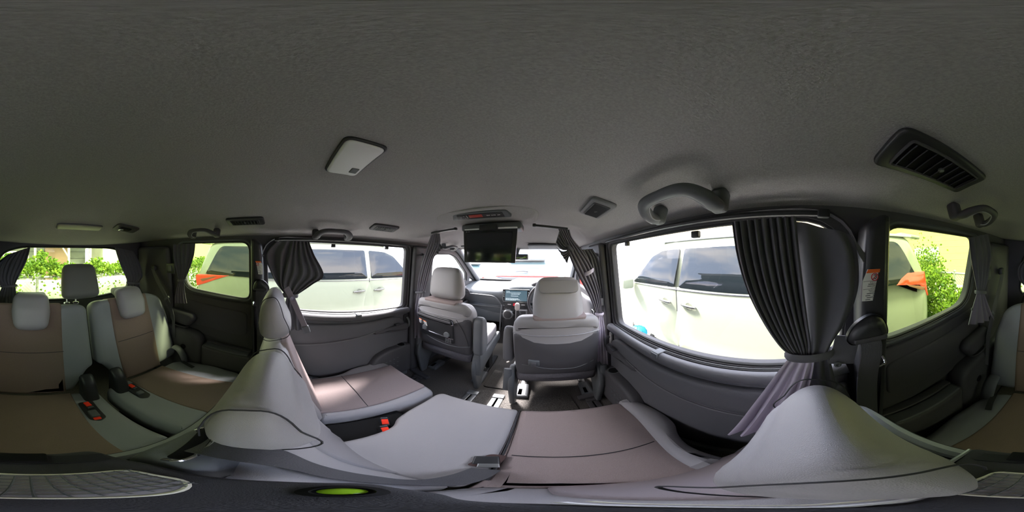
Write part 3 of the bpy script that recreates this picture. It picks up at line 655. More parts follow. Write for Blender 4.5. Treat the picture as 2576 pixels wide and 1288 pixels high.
# ------------------------------------------------------------------ third row
B3 = BK(math.radians(17), -.745, .335)
def third(sg):
    # sg -1: left seat; +1: right seat with the extra raised headrest
    if sg < 0:
        t = thing('third_row_seat', (-.34, -.5, 0), 'left third-row seat with its headrest draped over the top edge', 'car seat', 'third row seats')
        bo = [(-.055, .17), (-.055, .57), (-.10, .595), (-.52, .60), (-.625, .55), (-.66, .40), (-.655, .02), (-.18, .0), (-.13, .09), (-.09, .15)]
        co = [(-.05, -.72), (-.05, -.25), (-.62, -.25), (-.66, -.45), (-.64, -.62), (-.58, -.72), (-.20, -.74)]
        pb = [(-.19, .0), (-.47, .0), (-.49, .3), (-.48, .60), (-.17, .60), (-.175, .3)]; pc = [(-.20, -.73), (-.47, -.73), (-.50, -.25), (-.21, -.25)]
        hu = -.325
    else:
        t = thing('third_row_seat', (.32, -.5, 0), 'right third-row seat carrying one raised headrest and one draped headrest', 'car seat', 'third row seats')
        bo = [(-.025, .17), (-.025, .56), (.02, .585), (.52, .60), (.60, .55), (.645, .40), (.64, .02), (.10, .0), (.05, .09), (.01, .15)]
        co = [(-.01, -.72), (-.01, -.25), (.60, -.25), (.645, -.45), (.63, -.62), (.57, -.72), (.12, -.74)]
        pb = [(.135, .0), (.50, .0), (.51, .3), (.50, .60), (.13, .60), (.135, .3)]; pc = [(.12, -.73), (.50, -.73), (.52, -.25), (.13, -.25)]
        hu = .305
    m = MB(); m.pad(rnd(bo, [.05, .05, .06, .06, .08, .1, .05, .03, .05, .05]), -.13, .0, .03, B3, step=.06); m.build('backrest', LE3, t)
    m = MB(); m.pad(rnd(pb, [.005, .005, .1, .02, .02, .1]), -.12, .007, .016, B3, step=.06); p = m.build('backrest_panel', BRK, t)
    m = MB(); m.tube([B3(pb[0][0], .30, .008), B3(pb[1][0], .30, .008)], .0018, 5); m.build('panel_seam', SEAD, p)
    sc = lambda u, v, w: (u, v, w+.06*(v+.74))
    m = MB(); m.pad(rnd(co, [.05, .03, .05, .06, .05, .05, .03]), .20, .335, .03, sc, step=.06); m.build('seat_cushion', LE3, t)
    m = MB(); m.pad(rnd(pc, .01), .28, .339, .008, sc, step=.06); m.build('cushion_panel', BRK, t)
    # front-draped headrest
    def hf(q):
        return B3(hu+q.x*(1-.10*(-q.z/.10)) if q.z < 0 else hu+q.x, .555+q.z, .022+q.y-.03*max(0, q.z/.1))
    mb = MB(); mb.rbox((0, 0, 0), (.195, .075, .205), .032, 5, puff=.008); mb.warp(hf); h = mb.build('headrest', LEA, t)
    mb = MB(); mb.rbox(B3(hu, .64, -.05), (.185, .08, .045), .02, 4, rot=Matrix.Rotation(-.25, 3, 'X')); mb.build('headrest_hook', LE3, h)
    # black hinge cover at the inner corner, strap bracket at the outer corner
    hx = -.115 if sg < 0 else .045
    m = MB(); m.pad(rnd([(-.745, .25), (-.60, .25), (-.635, .37), (-.68, .47), (-.745, .50)], [.01, .01, .06, .06, .03]), -.036, .036, .022, lambda u, v, w: (hx+w, u, v), step=.04); m.build('hinge_cover', PLB, t)
    ox = -.60 if sg < 0 else .595
    m = MB(); m.tube([(ox, -.74, .46), (ox, -.69, .45), (ox, -.655, .40), (ox, -.64, .345)], [.030, .032, .032, .028], 12, smooth=4, flat=.45, up=(1, 0, 0)); m.build('hinge_bracket', PLG, t)
    m = MB(); ribbon(m, [(ox-sg*.03, -.66, .375), (ox-sg*.035, -.60, .362), (ox-sg*.05, -.54, .364)], (1, .2*sg, 0), .026, .003); m.build('pull_strap', PLB, t)
    m = MB(); m.rbox((hu, -.5, .11), (.44, .36, .14), .02); m.build('seat_frame', PLK, t)
    if sg > 0:
        def hg(q): return B3(-.013+q.x*(1-.06*q.z/.11), .735+q.z, -.07+q.y*(1-.25*q.z/.11))
        mb = MB(); mb.rbox((0, 0, 0), (.235, .085, .225), .036, 5, puff=.006); mb.warp(hg); h = mb.build('headrest', mat('green grey leatherette', (104, 106, 98), .5, bump=.25, bscale=900, kind='cell'), t); tag(h, 'raised centre headrest on two chrome posts')
        for x in (.025, .083):
            mb = MB(); mb.tube([B3(x, .64, -.07), B3(x, .57, -.07)], .006, 10); mb.lathe([(.02, 0), (.02, .008), (.010, .012)], B3(x, .590, -.07), n=16); mb.build('headrest_post', CHR, h)
    return t
third(-1); third(1)
# recessed buckle wells on the inner cushions
for (cx, cy, two, lab) in ((-.165, -.60, False, 'left'), (.085, -.545, True, 'right')):
    zz = .335+.06*(cy+.74)
    m = MB(); m.pad(rnd([(cx-.032, cy-.08), (cx+.032, cy-.08), (cx+.030, cy+.06), (cx, cy+.08), (cx-.03, cy+.06)], .012), zz-.02, zz+.006, .003); m.build
    tag(m.build('buckle_well', PLB), 'black buckle well set in the cushion of the %s third-row seat' % lab, 'buckle well', 'third row buckle wells')
    buckle((cx, cy-.045, zz-.030), Matrix.Rotation(.15, 3, 'Z'), 'buckle with bright red button in the well of the %s third-row cushion' % lab, 'third row buckles')
    tt = thing('buckle', (cx+.004, cy+.03, zz-.03), 'black buckle lying %s in the %s third-row cushion well' % ('with its red end forward' if two else 'closed, without a visible red button,', lab), 'buckle', 'third row flat buckles')
    m = MB(); m.rbox((cx+.004, cy+.025, zz+.010), (.034, .05 if two else .03, .022), .006); m.build('buckle_body', PLG, tt)
    if two: m = MB(); m.rbox((cx+.004, cy+.058, zz+.004), (.028, .018, .014), .005); m.build('release_button', RED, tt)

# ------------------------------------------------------------------ third-row side trim: wheel-arch consoles
for sg in (-1, 1):
    nm = 'left' if sg < 0 else 'right'
    t = thing('side_console', (sg*.68, -.6, 0), 'black plastic wheel-arch console with stepped armrest along the %s rear wall' % nm, 'console', 'rear side consoles')
    X = lambda u, v, w: (sg*(.76-w), u, v)
    m = MB(); m.pad(rnd([(-1.15, .0), (-.56, .0), (-.56, .555), (-.60, .60), (-.78, .615), (-1.0, .60), (-1.15, .66)], [.01, .01, .03, .04, .04, .05, .03]), .004, .098, .03, X, step=.08); m.build('armrest_shell', PLA, t)
    m = MB(); m.pad(rnd([(-.555, .0), (-.20, .0), (-.20, .46), (-.23, .485), (-.55, .515)], [.01, .01, .02, .02, .02]), .004, .105, .02, X, step=.08); m.build('box_body', PLA, t)
    m = MB(); m.rbox((sg*.680, -.375, .508), (.05, .30, .016), .006, rot=Matrix.Rotation(-.09, 3, 'X')); l = m.build('box_lid', PLG, t)
    m = MB(); m.rbox((sg*.728, -.375, .512), (.04, .32, .016), .006, rot=Matrix.Rotation(-.09, 3, 'X')); m.build('rear_lid', PLA, t)
    for yy in (-.235, -.515):
        m = MB(); m.rbox((sg*.703, yy, .509-(yy+.375)*.09), (.03, .022, .012), .003); m.build('lid_latch', PLG, l)
    m = MB(); m.tube([(sg*.74, -.70, .628), (sg*.685, -.70, .622), (sg*.685, -.82, .622), (sg*.74, -.82, .628)], .006, 6, smooth=4); m.build('tray_rim', PLA, t)
    m = MB(); m.pad(rnd([(-.86, .64), (-.68, .63), (-.62, .70), (-.64, .75), (-.86, .76)], .03), .02, .085, .03, X, step=.06); m.build('recess_cover', PLA, t)
    m = MB(); m.lathe([(.022, 0), (.022, .005), (.015, .005), (.014, .001)], (sg*.660, -.70, .45), 'x', n=18); m.build('side_knob', PLK, t)
    # upper panel under the quarter window
    m = MB(); m.pad(rnd([(-.86, .62), (-.20, .50), (-.20, .87), (-.78, .90), (-.86, .86)], .03), 0, .022, .012, X, step=.08); c = m.build('quarter_panel', PLA, t)
    m = MB(); m.pad(rnd([(-.74, .66), (-.25, .62), (-.25, .80), (-.30, .815), (-.74, .85), (-.76, .80)], [.05, .04, .03, .03, .04, .03]), .012, .030, .010, X, step=.08); m.build('pull_panel', TRM if False else PLA, c)
    # belt hook recess on the D pillar
    m = MB(); m.pad(rnd([(-.83, 1.05), (-.745, 1.05), (-.745, 1.13), (-.83, 1.13)], .008), .05, .058, .003, lambda u, v, w: (sg*(wx(v)-w), u-.06, v), step=.06); b = m.build('belt_hook', PLB)
    tag(b, 'square black belt hook recess on the %s rear pillar' % nm, 'hook', 'rear pillar hooks')
    m = MB(); m.rbox((sg*(wx(1.09)-.060), -.845, 1.09), (.012, .035, .045), .004); m.build('hook_flap', PLG, b)
# ------------------------------------------------------------------ seat belts on the pillars
def pillar_belt(sg):
    nm = 'left' if sg < 0 else 'right'
    t = thing('seat_belt', (sg*.70, -.17, .45), 'dark shoulder belt hanging from a domed guide on the %s pillar behind the sliding door' % nm, 'seat belt', 'second row pillar belts')
    X = lambda u, v, w: (sg*(wx(v)-.072-w), u, v)
    m = MB(); m.pad(rnd([(-.190, .982), (-.108, .982), (-.096, 1.0), (-.103, 1.025), (-.12, 1.048), (-.15, 1.064), (-.18, 1.055), (-.195, 1.03), (-.202, 1.0)], .02), 0, .044, .028, X, step=.02); g = m.build('belt_guide', PLB, t)
    m = MB(); m.pad(rnd([(-.188, .994), (-.110, .994), (-.110, 1.008), (-.188, 1.008)], .005), .036, .047, .003, X, step=.05); m.build('guide_slot', PLA, g)
    xx = lambda z, d: sg*(wx(z)-.072-d)
    m = MB(); ribbon(m, [(xx(.99, .032), -.15, .995), (xx(.97, .046), -.150, .965), (sg*.640, -.145, .84), (sg*.635, -.14, .62), (sg*.63, -.13, .45)], (0, 1, .03), .05, .002); m.build('webbing', WEB, t)
    m = MB(); m.tube([(sg*.665, -.19, .925), (sg*.645, -.195, .900), (sg*.64, -.18, .893), (sg*.64, -.16, .895)], .004, 8, smooth=4); m.build('wire_stay', CHR, t)
    # warning sticker
    s_ = thing('warning_sticker', (sg*.71, -.175, 1.09), 'white sliding door warning sticker with orange top and prohibition sign on the %s pillar' % nm, 'sticker', 'pillar warning stickers')
    ZS = lambda z: 1.088+(z-1.085)*.66
    XX = lambda w: (lambda u, v, w2: (sg*(wx(ZS(v))-.0755-w-w2), u+.016, ZS(v)))
    O = [(-.214, 1.085), (-.156, 1.09), (-.156, 1.165), (-.168, 1.205), (-.214, 1.205)]
    if sg < 0: O = [(-.214, 1.085), (-.156, 1.085), (-.156, 1.165), (-.168, 1.205), (-.214, 1.205)]
    m = MB(); m.pad(O, 0, .0012, .0003, XX(0), step=.3); m.build('label_sheet', PAPER, s_)
    m = MB(); m.pad([(-.214, 1.192), (-.164, 1.192), (-.168, 1.205), (-.214, 1.205)], .0012, .002, .0002, XX(0), step=.3); m.build('label_header', ORG, s_)
    ctr = Vector((sg*(wx(ZS(1.177))-.0755-.0022), -.170, ZS(1.177)))
    m = MB(); m.tube([ctr+Vector((0, .0085*math.cos(a*PI/12), .0085*math.sin(a*PI/12))) for a in range(24)], .0011, 5, closed=True); m.tube([ctr+Vector((0, .006*sg*-1, .006)), ctr+Vector((0, -.006*sg*-1, -.006))], .0009, 5); m.build('prohibition_sign', PRD, s_)
    m = MB(); m.tube([ctr+Vector((0, sg*.003, .004)), ctr+Vector((0, -sg*.002, .005)), ctr+Vector((0, -sg*.004, .0)), ctr+Vector((0, -sg*.002, -.004)), ctr+Vector((0, sg*.002, -.003))], .0009, 5, smooth=3); m.build('hand_symbol', INK, s_)
    rt = frame((0, -sg, 0), (0, 0, 1))
    xf = sg*(wx(1.14)-.0555-.0016)
    def line(s__, z, size): text(s__, size*.78, (sg*(wx(ZS(z))-.0755-.0016), -.170, ZS(z)), rt, INK, s_)
    for (tx, z, sz) in (('スライドドア', 1.158, .0052), ('SLIDING DOOR', 1.151, .0058), ('手をはさまないよう注意', 1.144, .0042), ('してください', 1.1375, .0042), ('Keep hands clear of the door', 1.129, .0032), ('and its tracks before use', 1.1235, .0032)): line(tx, z, sz)
    for z in (1.163, 1.134):
        m = MB(); m.box((sg*(wx(ZS(z))-.0755-.0016), -.169, ZS(z)), (.0006, .055, .0006)); m.build('ruled_line', INK, s_)
    for i in range(4):
        for q in range(3):
            m = MB(); z = 1.117-.0075*i; m.box((sg*(wx(ZS(z))-.0755-.0015), -.188+.0155*q+(.003 if (i+q) % 2 else 0), ZS(z)), (.0005, .012, .0017)); m.build('printed_line', PLG, s_)
    return t
pillar_belt(-1); pillar_belt(1)
def rear_belt(sg):
    nm = 'left' if sg < 0 else 'right'
    t = thing('seat_belt', (sg*.66, -.95, .4), 'narrow third-row belt slanting down the %s rear pillar' % nm, 'seat belt', 'third row belts')
    m = MB(); m.rbox((sg*.655, -1.02, 1.085), (.03, .05, .045), .012); m.build('belt_guide', PLB, t)
    m = MB(); ribbon(m, [(sg*.645, -1.02, 1.07), (sg*.645, -.96, .98), (sg*.65, -.86, .84), (sg*.655, -.80, .70), (sg*.66, -.79, .50)], (.1, .6, .55), .042, .002); m.build('webbing', WEB, t)
    m = MB(); m.rbox((sg*.652, -.862, .845), (.012, .055, .018), .004, rot=Matrix.Rotation(.7, 3, 'X')); m.build('belt_tongue', PLG, t)
rear_belt(-1); rear_belt(1)
def front_belt(sg):
    t = thing('seat_belt', (sg*.68, 1.12, .3), 'dark shoulder belt running down the %s pillar beside the %s' % (('left', 'front passenger seat') if sg < 0 else ('right', 'driver seat')), 'seat belt', 'front shoulder belts')
    m = MB(); m.rbox((sg*.672, 1.13, 1.14), (.03, .06, .05), .012); m.build('belt_guide', PLB, t)
    m = MB(); ribbon(m, [(sg*.662, 1.13, 1.13), (sg*.668, 1.12, .90), (sg*.672, 1.11, .60), (sg*.675, 1.10, .35)], (0, 1, 0), .046, .002); m.build('webbing', WEB, t)
    m = MB(); m.rbox((sg*.662, 1.12, .80), (.012, .05, .03), .004); m.build('belt_tongue', CHR, t)
front_belt(-1); front_belt(1)
# ------------------------------------------------------------------ ceiling fittings
def cn(x, y):                                # frame of the headliner at (x, y): columns = across, along, down
    e = .01; p = Vector((x, y, ceil(x, y)))
    dx = (Vector((x+e, y, ceil(x+e, y)))-p).normalized(); dy = (Vector((x, y+e, ceil(x, y+e)))-p).normalized()
    n = dy.cross(dx).normalized(); return p, dx, dy, n
def ceil_map(x, y):
    p, dx, dy, n = cn(x, y); return lambda u, v, w: p+dx*u+dy*v+n*w
def rect(a, b, c, d): return [(a, b), (c, b), (c, d), (a, d)]
def vent(x, y, lu, lv, label, fm):
    t = thing('ceiling_vent', (x, y, ceil(x, y)), label, 'air vent', 'ceiling air vents')
    F = ceil_map(x, y); n = 9
    m = MB(); m.pad(rnd(rect(-lu/2, -lv/2, lu/2, lv/2), .018), -.002, .012, .006, F, step=.05); f = m.build('vent_frame', fm, t)
    a, b = lu/2-.016, lv/2-.026
    m = MB(); m.tube([F(p[0], p[1], .013) for p in rnd(rect(-a, -b, a, b), .006)], .003, 6, closed=True); m.build('inner_rim', PLG if fm == PLA else PLA, f)
    m = MB(); m.pad(rnd(rect(-a, -b, a, b), .006), .008, .0128, .001, F, step=.05); m.build('vent_well', PLK, f)
    for i in range(n):
        v = -b+(i+.5)*2*b/n
        m = MB(); m.grid([[F(s_*(a-.003), v-.003, .0125), F(s_*(a-.003), v+.002, .0185)] for s_ in (-1, 1)], thick=.0018); m.build('slat', PLB, t)
    m = MB(); m.lathe([(.006, .0), (.006, .004), (.004, .006)], F(0, 0, .018), n=10); m.build('vent_knob', PLG, t)
vent(.500, .56, .088, .185, 'grey framed ceiling vent ahead of the right grab handle', GV)
vent(-.515, .56, .080, .185, 'dark ceiling vent ahead of the left grab handle', PLA)
vent(.505, -.235, .095, .235, 'large black ceiling vent at the right, behind the sliding door curtain', PLB)
vent(-.515, -.215, .080, .20, 'black ceiling vent at the left, above the rear quarter window', PLB)
def grip(x, y, ln, label, m_=None, thick=1.0, dz=0):
    sg = 1 if x > 0 else -1
    t = thing('grab_handle', (x, y, ceil(x, y)-.02), label, 'grab handle', 'ceiling grab handles')
    F = ceil_map(x, y)
    m = MB()
    a = ln/2
    P = [F(sg*.030, -a, .040), F(sg*.012, -a, .048), F(-sg*.018, -a+.006, .046), F(-sg*.048, -a+.035, .040), F(-sg*.054, 0, .038), F(-sg*.048, a-.035, .040), F(-sg*.018, a-.006, .046), F(sg*.012, a, .048), F(sg*.030, a, .040)]
    m.tube(P, [x_*thick for x_ in (.0135, .015, .0145, .012, .0105, .012, .0145, .015, .0135)], 14, smooth=6, flat=1.35); m.build('grip_bar', m_ or PLG, t)
    for s_ in (-1, 1):
        m = MB(); m.rbox((0, 0, 0), (.036, .040, .058), .012, 4); m.warp(lambda q: F(sg*.030+q.x, s_*a+q.y, .026+q.z)); m.build('mount_cap', m_ or PLG, t)
    m = MB(); m.tube([F(sg*.030, -a+.016, .046), F(sg*.008, -a+.017, .056), F(-sg*.012, -a+.020, .054), F(-sg*.037, -a+.044, .046), F(-sg*.041, 0, .044), F(-sg*.037, a-.044, .046), F(-sg*.012, a-.020, .054), F(sg*.008, a-.017, .056), F(sg*.030, a-.016, .046)], .0022, 6, smooth=5); m.build('edge_line', PLA if m_ is None else SEAM, t)
grip(.600, .262, .195, 'dark grab handle on the ceiling above the right sliding door window', PLG)
grip(-.600, .262, .195, 'dark grab handle on the ceiling above the left sliding door window', PLA)
grip(.575, -.50, .17, 'dark grab handle above the right rear quarter window', PLA, thick=.8)
grip(-.575, -.50, .17, 'dark grab handle above the left rear quarter window', PLA, thick=.8)
grip(-.60, 1.42, .15, 'small grey grab handle above the front passenger door', PLG)
# dome lamp
def lamp(x, y, lu, lv, label, sw=True, sh=0):
    t = thing('ceiling_lamp', (x, y, ceil(x, y)), label, 'lamp'); F = ceil_map(x, y)
    o = rnd(rect(-lu/2, -lv/2, lu/2, lv/2), .018)
    m = MB(); m.pad(o, -.002, .008, .004, F, step=.05); m.build('lamp_frame', PLB if sw else PLG, t)
    o = rnd(rect(-lu/2+.005, -lv/2+.005, lu/2-.005, lv/2-.005), .016)
    m = MB(); m.pad(o, .004, .013, .006, F, step=.03, crown=.002); m.build('lamp_cover', LENS if sw else mat('dull lamp cover', (150, 152, 130), .5), t)
    if sw: m = MB(); m.pad(rnd(rect(-.052, .012, -.026, .032), .003), .010, .0165, .002, F, step=.05); m.build('lamp_switch', PLG, t)
    return t
lamp(-.028, .138, .160, .092, 'white rectangular ceiling lamp with a small grey switch, above the left of the bench')
lamp(.0, -.985, .30, .07, 'slim dull ceiling lamp above the tailgate window', False)
# ceiling anchor of the rear middle belt
t = thing('belt_anchor', (-.31, -.93, ceil(-.31, -.93)), 'dark ceiling outlet for the third-row middle belt, left of the slim rear lamp', 'belt outlet'); F = ceil_map(-.31, -.93)
m = MB(); m.pad(rnd(rect(-.09, -.05, .09, .05), .03), -.002, .010, .006, F, step=.05); m.build('outlet_frame', PLA, t)
m = MB(); m.pad(rnd(rect(-.035, -.03, .05, .02), .01), .009, .014, .002, F, step=.05); m.build('outlet_slot', PLK, t)
m = MB(); m.rbox(F(.045, 0, .02), (.03, .03, .012), .004); m.build('belt_tongue', CHR, t)
# overhead console fairing, control panel, flip-down monitor
def FC(u, v, w): return Vector((u, .86+v, ceil(0, .80)+.004 - w*.9 + .0*v))
t = thing('overhead_console', (0, .82, 1.44), 'padded ceiling fairing carrying the rear climate control panel', 'console')
m = MB(); m.pad(rnd([(-.30, -.14), (.30, -.14), (.27, .12), (.20, .19), (-.20, .19), (-.27, .12)], [.12, .12, .1, .08, .08, .1]), -.04, .022, .02, lambda u, v, w: Vector((u, .86+v, ceil(u, .86+v)-w*(1 if w < 0 else max(0, min(1, (v+.15)/.14)))-.0)), step=.04); m.build('fairing', HEAD, t)
q0 = Vector((-.018, .785, ceil(0, .785)-.021)); rt = frame((1, 0, .03), (0, .80, .42))
# panel faces back and down
pr = Vector((1, 0, -.02)).normalized(); pu = Vector((0, .60, -.25)).normalized(); pn = Vector((0, -.25, -.60)).normalized()
QF = lambda u, v, w: q0 + pr*u + pu*v + pn*w
m = MB(); m.pad(rnd([(-.170, .028), (.170, .028), (.150, -.030), (-.145, -.030)], .012), -.02, .006, .004, QF, step=.04); f = m.build('panel_bezel', PLG, t)
m = MB(); m.pad(rnd([(-.135, .019), (.135, .019), (.128, -.020), (-.125, -.020)], .006), .004, .008, .001, QF, step=.04); p = m.build('control_panel', PLB, t)
m = MB(); m.pad(rect(-.055, -.014, .020, .010), .0078, .0090, .0003, QF, step=.2); m.build('lcd_window', LCD, p)
tr = Matrix((pr, -pu, pn)).transposed() if False else frame(pr, -pu)
txr = Matrix((pr, pn.cross(pr), pn)).transposed()
for (s__, u, sz) in (('TEMP', .052, .0085), ('AUTO', .080, .0085), ('OFF', .108, .0085)):
    text(s__, sz, QF(u, -.001, .0092), txr, ICN, p)
text('o', .014, QF(-.105, .0, .0092), txr, ICN, p); text('+', .012, QF(-.085, -.008, .0092), txr, ICN, p); text('-', .012, QF(-.080, .009, .0092), txr, ICN, p)
m = MB(); m.box(QF(-.068, 0, .0085), (.0015, .026, .0015), rot=Matrix((pr, pu, pn)).transposed()); m.build('divider', ICN, p)
mz = 1.385
t = thing('flip_down_monitor', (-.012, .93, 1.20), 'black flip-down monitor hanging open from the ceiling between the front seats', 'monitor')
m = MB(); m.rbox((-.008, .995, 1.395), (.385, .14, .045), .014); m.build('monitor_housing', PLG, t)
m = MB(); m.rbox((-.008, .94, 1.382), (.34, .03, .012), .004); m.build('housing_strip', ICN if False else LENS, t)
m = MB(); m.rbox((-.010, .918, 1.384), (.11, .045, .034), .006); m.build('monitor_hinge', PLB, t)
sw_, sh_ = .345, .208
rm = frame((1, .03, 0), (0, .05, 1))
c0 = Vector((-.012, .925, 1.277))
MF = lambda u, v, w: c0 + rm @ Vector((u, v, w))
m = MB(); m.pad(rnd([(-.172, .104), (.172, .104), (.160, -.104), (-.160, -.104)], .004), -.018, .0, .003, MF, step=.2); b = m.build('screen_bezel', PLB, t)
m = MB(); m.pad([(-.148, .080), (.143, .080), (.136, -.095), (-.138, -.095)], -.001, .0008, .0003, MF, step=.3); m.build('screen', SCR, t)
for u in (-.148, -.133): m = MB(); m.lathe([(.0045, 0), (.0045, .001)], MF(u, .090, .0006), 'y', n=12); m.build('sensor_dot', GV, b)
# visors, mirror
for sg in (-1, 1):
    t = thing('sun_visor', (sg*.36, 1.66, 1.33), 'grey sun visor folded up on the %s side of the windscreen' % ('left' if sg < 0 else 'right'), 'sun visor', 'sun visors')
    m = MB(); m.rbox((sg*.36, 1.655, 1.318), (.40, .17, .018), .008, rot=Matrix.Rotation(-.18, 3, 'X')); m.build('visor_panel', PLG, t)
    m = MB(); m.tube([(sg*.17, 1.73, 1.318), (sg*.55, 1.73, 1.318)], .006, 8); m.build('visor_rod', PLA, t)
t = thing('rear_view_mirror', (.04, 1.72, 1.20), 'dark interior rear-view mirror beside the flip-down monitor', 'mirror')
m = MB(); m.rbox((.035, 1.72, 1.215), (.24, .03, .062), .014); m.build('mirror_shell', PLB, t)
m = MB(); m.rbox((.035, 1.704, 1.215), (.225, .004, .05), .002); m.build('mirror_glass', mat('mirror glass', (170, 175, 175), .05, metal=1), t)
m = MB(); m.tube([(.035, 1.735, 1.22), (.03, 1.77, 1.26), (.03, 1.78, 1.30)], [.012, .018, .03], 10, smooth=3); m.build('mirror_stem', PLG, t)

# ------------------------------------------------------------------ dashboard
t = thing('dashboard', (0, 2.2, .3), 'grey dashboard spanning the front with a lit navigation screen in its middle', 'dashboard')
def DT(x): return .80 + (.075/(1+math.exp(-(x+.13)*28))) - .02*abs(x)**2
rows = []
prof = [(2.56, .0, 1), (2.50, .03, 1), (2.35, .035, 1), (2.10, .02, 1), (1.98, .0, 1), (1.93, -.025, 1), (1.91, -.06, 1), (1.93, -.12, 1), (1.96, -.20, 1), (1.95, -.215, 1), (1.92, -.225, 1), (1.93, -.26, 1), (1.95, -.34, 1), (2.00, -.45, 1)]
for (y, dz, k) in prof:
    r = []
    for i in range(61):
        x = -.745+1.49*i/60; tz = DT(x) if y < 2.4 else .80+(DT(x)-.80)*.4
        r.append((x, y+.03*(x/.74)**2*(1 if y < 2.3 else -1), tz+dz if dz > -.1 else .80+dz))
    rows.append(r)
m = MB(); m.grid(rows, thick=.006); m.build('dash_body', DSH, t, ang=50)
m = MB(); m.rbox((-.44, 1.925, .585), (.56, .03, .012), .005); m.build('trim_strip', PLG, t)
m = MB(); m.pad(rnd(rect(-.70, .38, -.19, .56), .02), 0, .018, .006, lambda u, v, w: (u, 1.955-w, v), step=.1); g = m.build('glove_box', DSH, t)
m = MB(); m.rbox((-.33, 1.930, .50), (.09, .008, .010), .003); m.build('glove_latch', PLG, g)
m = MB(); m.tube([(-.60, 1.90, .735), (-.40, 1.895, .735), (-.28, 1.895, .725), (-.22, 1.89, .68), (-.17, 1.885, .62), (-.12, 1.88, .60)], .008, 8, smooth=6); m.build('trim_strip', PLG, t)
# outer vents
for x in (-.665, .665):
    m = MB(); m.lathe([(.062, .02), (.062, -.006), (.052, -.010), (.050, .006)], (x, 1.895, .745), 'y', n=24); v = m.build('dash_vent', PLA, t)
    for k in range(5):
        m = MB(); m.rbox((x, 1.888, .715+.015*k), (.095 if k in (1, 2, 3) else .075, .010, .004), .0015, 1); m.build('slat', PLG, v)
# meter hood on the driver side
m = MB(); m.pad(rnd([(.18, .85), (.62, .85), (.60, .915), (.52, .945), (.28, .945), (.20, .915)], [.01, .01, .05, .06, .06, .05]), 0, .22, .03, lambda u, v, w: (u-.03, 2.17-w, v-.02), step=.06); m.build('meter_hood', PLA, t)
# navigation unit
nc = Vector((.0, 1.87, .755)); nr = frame((1, .0, 0), (0, .22, 1))
NF = lambda u, v, w: nc+nr @ Vector((u, v, w))
m = MB(); m.pad(rnd([(-.158, .074), (.158, .074), (.155, -.03), (.135, -.076), (-.150, -.074), (-.158, -.04)], .008), -.03, .004, .004, NF, step=.1); nv = m.build('screen_bezel', PLB, t)
m = MB(); m.tube([NF(p[0], p[1], .005) for p in rnd([(-.158, .074), (.158, .074), (.155, -.03), (.135, -.076), (-.150, -.074), (-.158, -.04)], .008)], .0035, 6, closed=True); m.build('bezel_line', STL, nv)
m = MB(); m.pad(rect(-.128, -.062, .128, .064), .003, .0048, .0004, NF, step=.2); m.build('navigation_screen', NAVS, nv)
for (a, z, w_, h_) in ((-.115, .050, .035, .004), (-.115, .036, .17, .004), (-.06, .020, .095, .005), (-.06, -.002, .085, .005), (-.12, -.034, .14, .004), (-.12, -.043, .16, .004), (-.12, -.052, .12, .004)):
    x = a
    while x < a+w_:
        l = random.uniform(.005, .014); m = MB(); m.box(NF(min(x+l/2, a+w_), z, .0052), (l, h_, .0006), rot=nr); m.build('screen_text', NTX, nv); x += l+.003
for k in range(3):
    for s_ in (-1, 1): m = MB(); m.box(NF(s_*.145, .04-.024*k, .0048), (.008, .006, .0006), rot=nr); m.build('touch_key', NTX, nv)
m = MB(); m.pad(rnd([(-.150, -.082), (.130, -.082), (.130, -.128), (-.105, -.128)], .006), -.02, .004, .003, NF, step=.1); ap = m.build('control_strip', PLB, t)
m = MB(); m.pad(rect(-.030, -.122, .002, -.088), .003, .0056, .001, NF, step=.1); m.build('hazard_button', PRD, ap)
for u in (-.075, .085): m = MB(); m.pad(rect(u-.02, -.108, u+.02, -.102), .0035, .005, .0003, NF, step=.1); m.build('printed_line', ICN, ap)
# centre stack with climate dial and shifter
m = MB(); m.pad(rnd([(-.17, .28), (.20, .28), (.20, .64), (-.165, .64)], .03), 0, .10, .03, lambda u, v, w: (u, 1.95-w*(1.0+(.64-v)*.5), v), step=.1); cs = m.build('centre_stack', PLB, t)
m = MB(); m.tube([(-.165, 1.85, .64), (-.172, 1.825, .50), (-.175, 1.80, .32)], .009, 8, smooth=4); m.build('stack_rim', PLG, t)
dr = Matrix.Rotation(math.radians(35), 3, 'X')
m = MB(); m.lathe([(.062, .02), (.062, -.012), (.052, -.022), (.046, -.022)], (-.085, 1.82, .535), 'y', n=28, rot=None); k = m.build('climate_dial', STL, t)
m = MB(); m.lathe([(.046, .0), (.046, -.003), (.001, -.004)], (-.085, 1.80, .535), 'y', n=24); m.build('dial_screen', PLB, k)
for i in range(10):
    a = i/10*2*PI; m = MB(); m.rbox((-.085+.068*math.cos(a), 1.818, .535+.068*math.sin(a)), (.012, .012, .012), .003); m.build('dial_button', PLG, k)
m = MB(); m.pad(rnd([(.0, .47), (.13, .47), (.135, .60), (.0, .60)], .012), 0, .05, .01, lambda u, v, w: (u, 1.84-w+(v-.5)*.2, v), step=.1); sg_ = m.build('shift_gate', GV, t)
m = MB(); m.pad(rnd([(.014, .48), (.115, .48), (.12, .59), (.014, .59)], .012), .045, .053, .002, lambda u, v, w: (u, 1.84-w+(v-.5)*.2, v), step=.1); m.build('gate_plate', PLB, sg_)
m = MB(); m.tube([(.062, 1.79, .52), (.05, 1.745, .585), (.04, 1.72, .635)], [.006, .006, .010], 8, smooth=3); sl_ = m.build('shift_lever', CHR, t)
m = MB(); m.rbox((.038, 1.715, .668), (.048, .045, .085), .02, 4, puff=.003); m.build('shift_knob', mat('pearl grey knob', (176, 170, 166), .25), sl_)
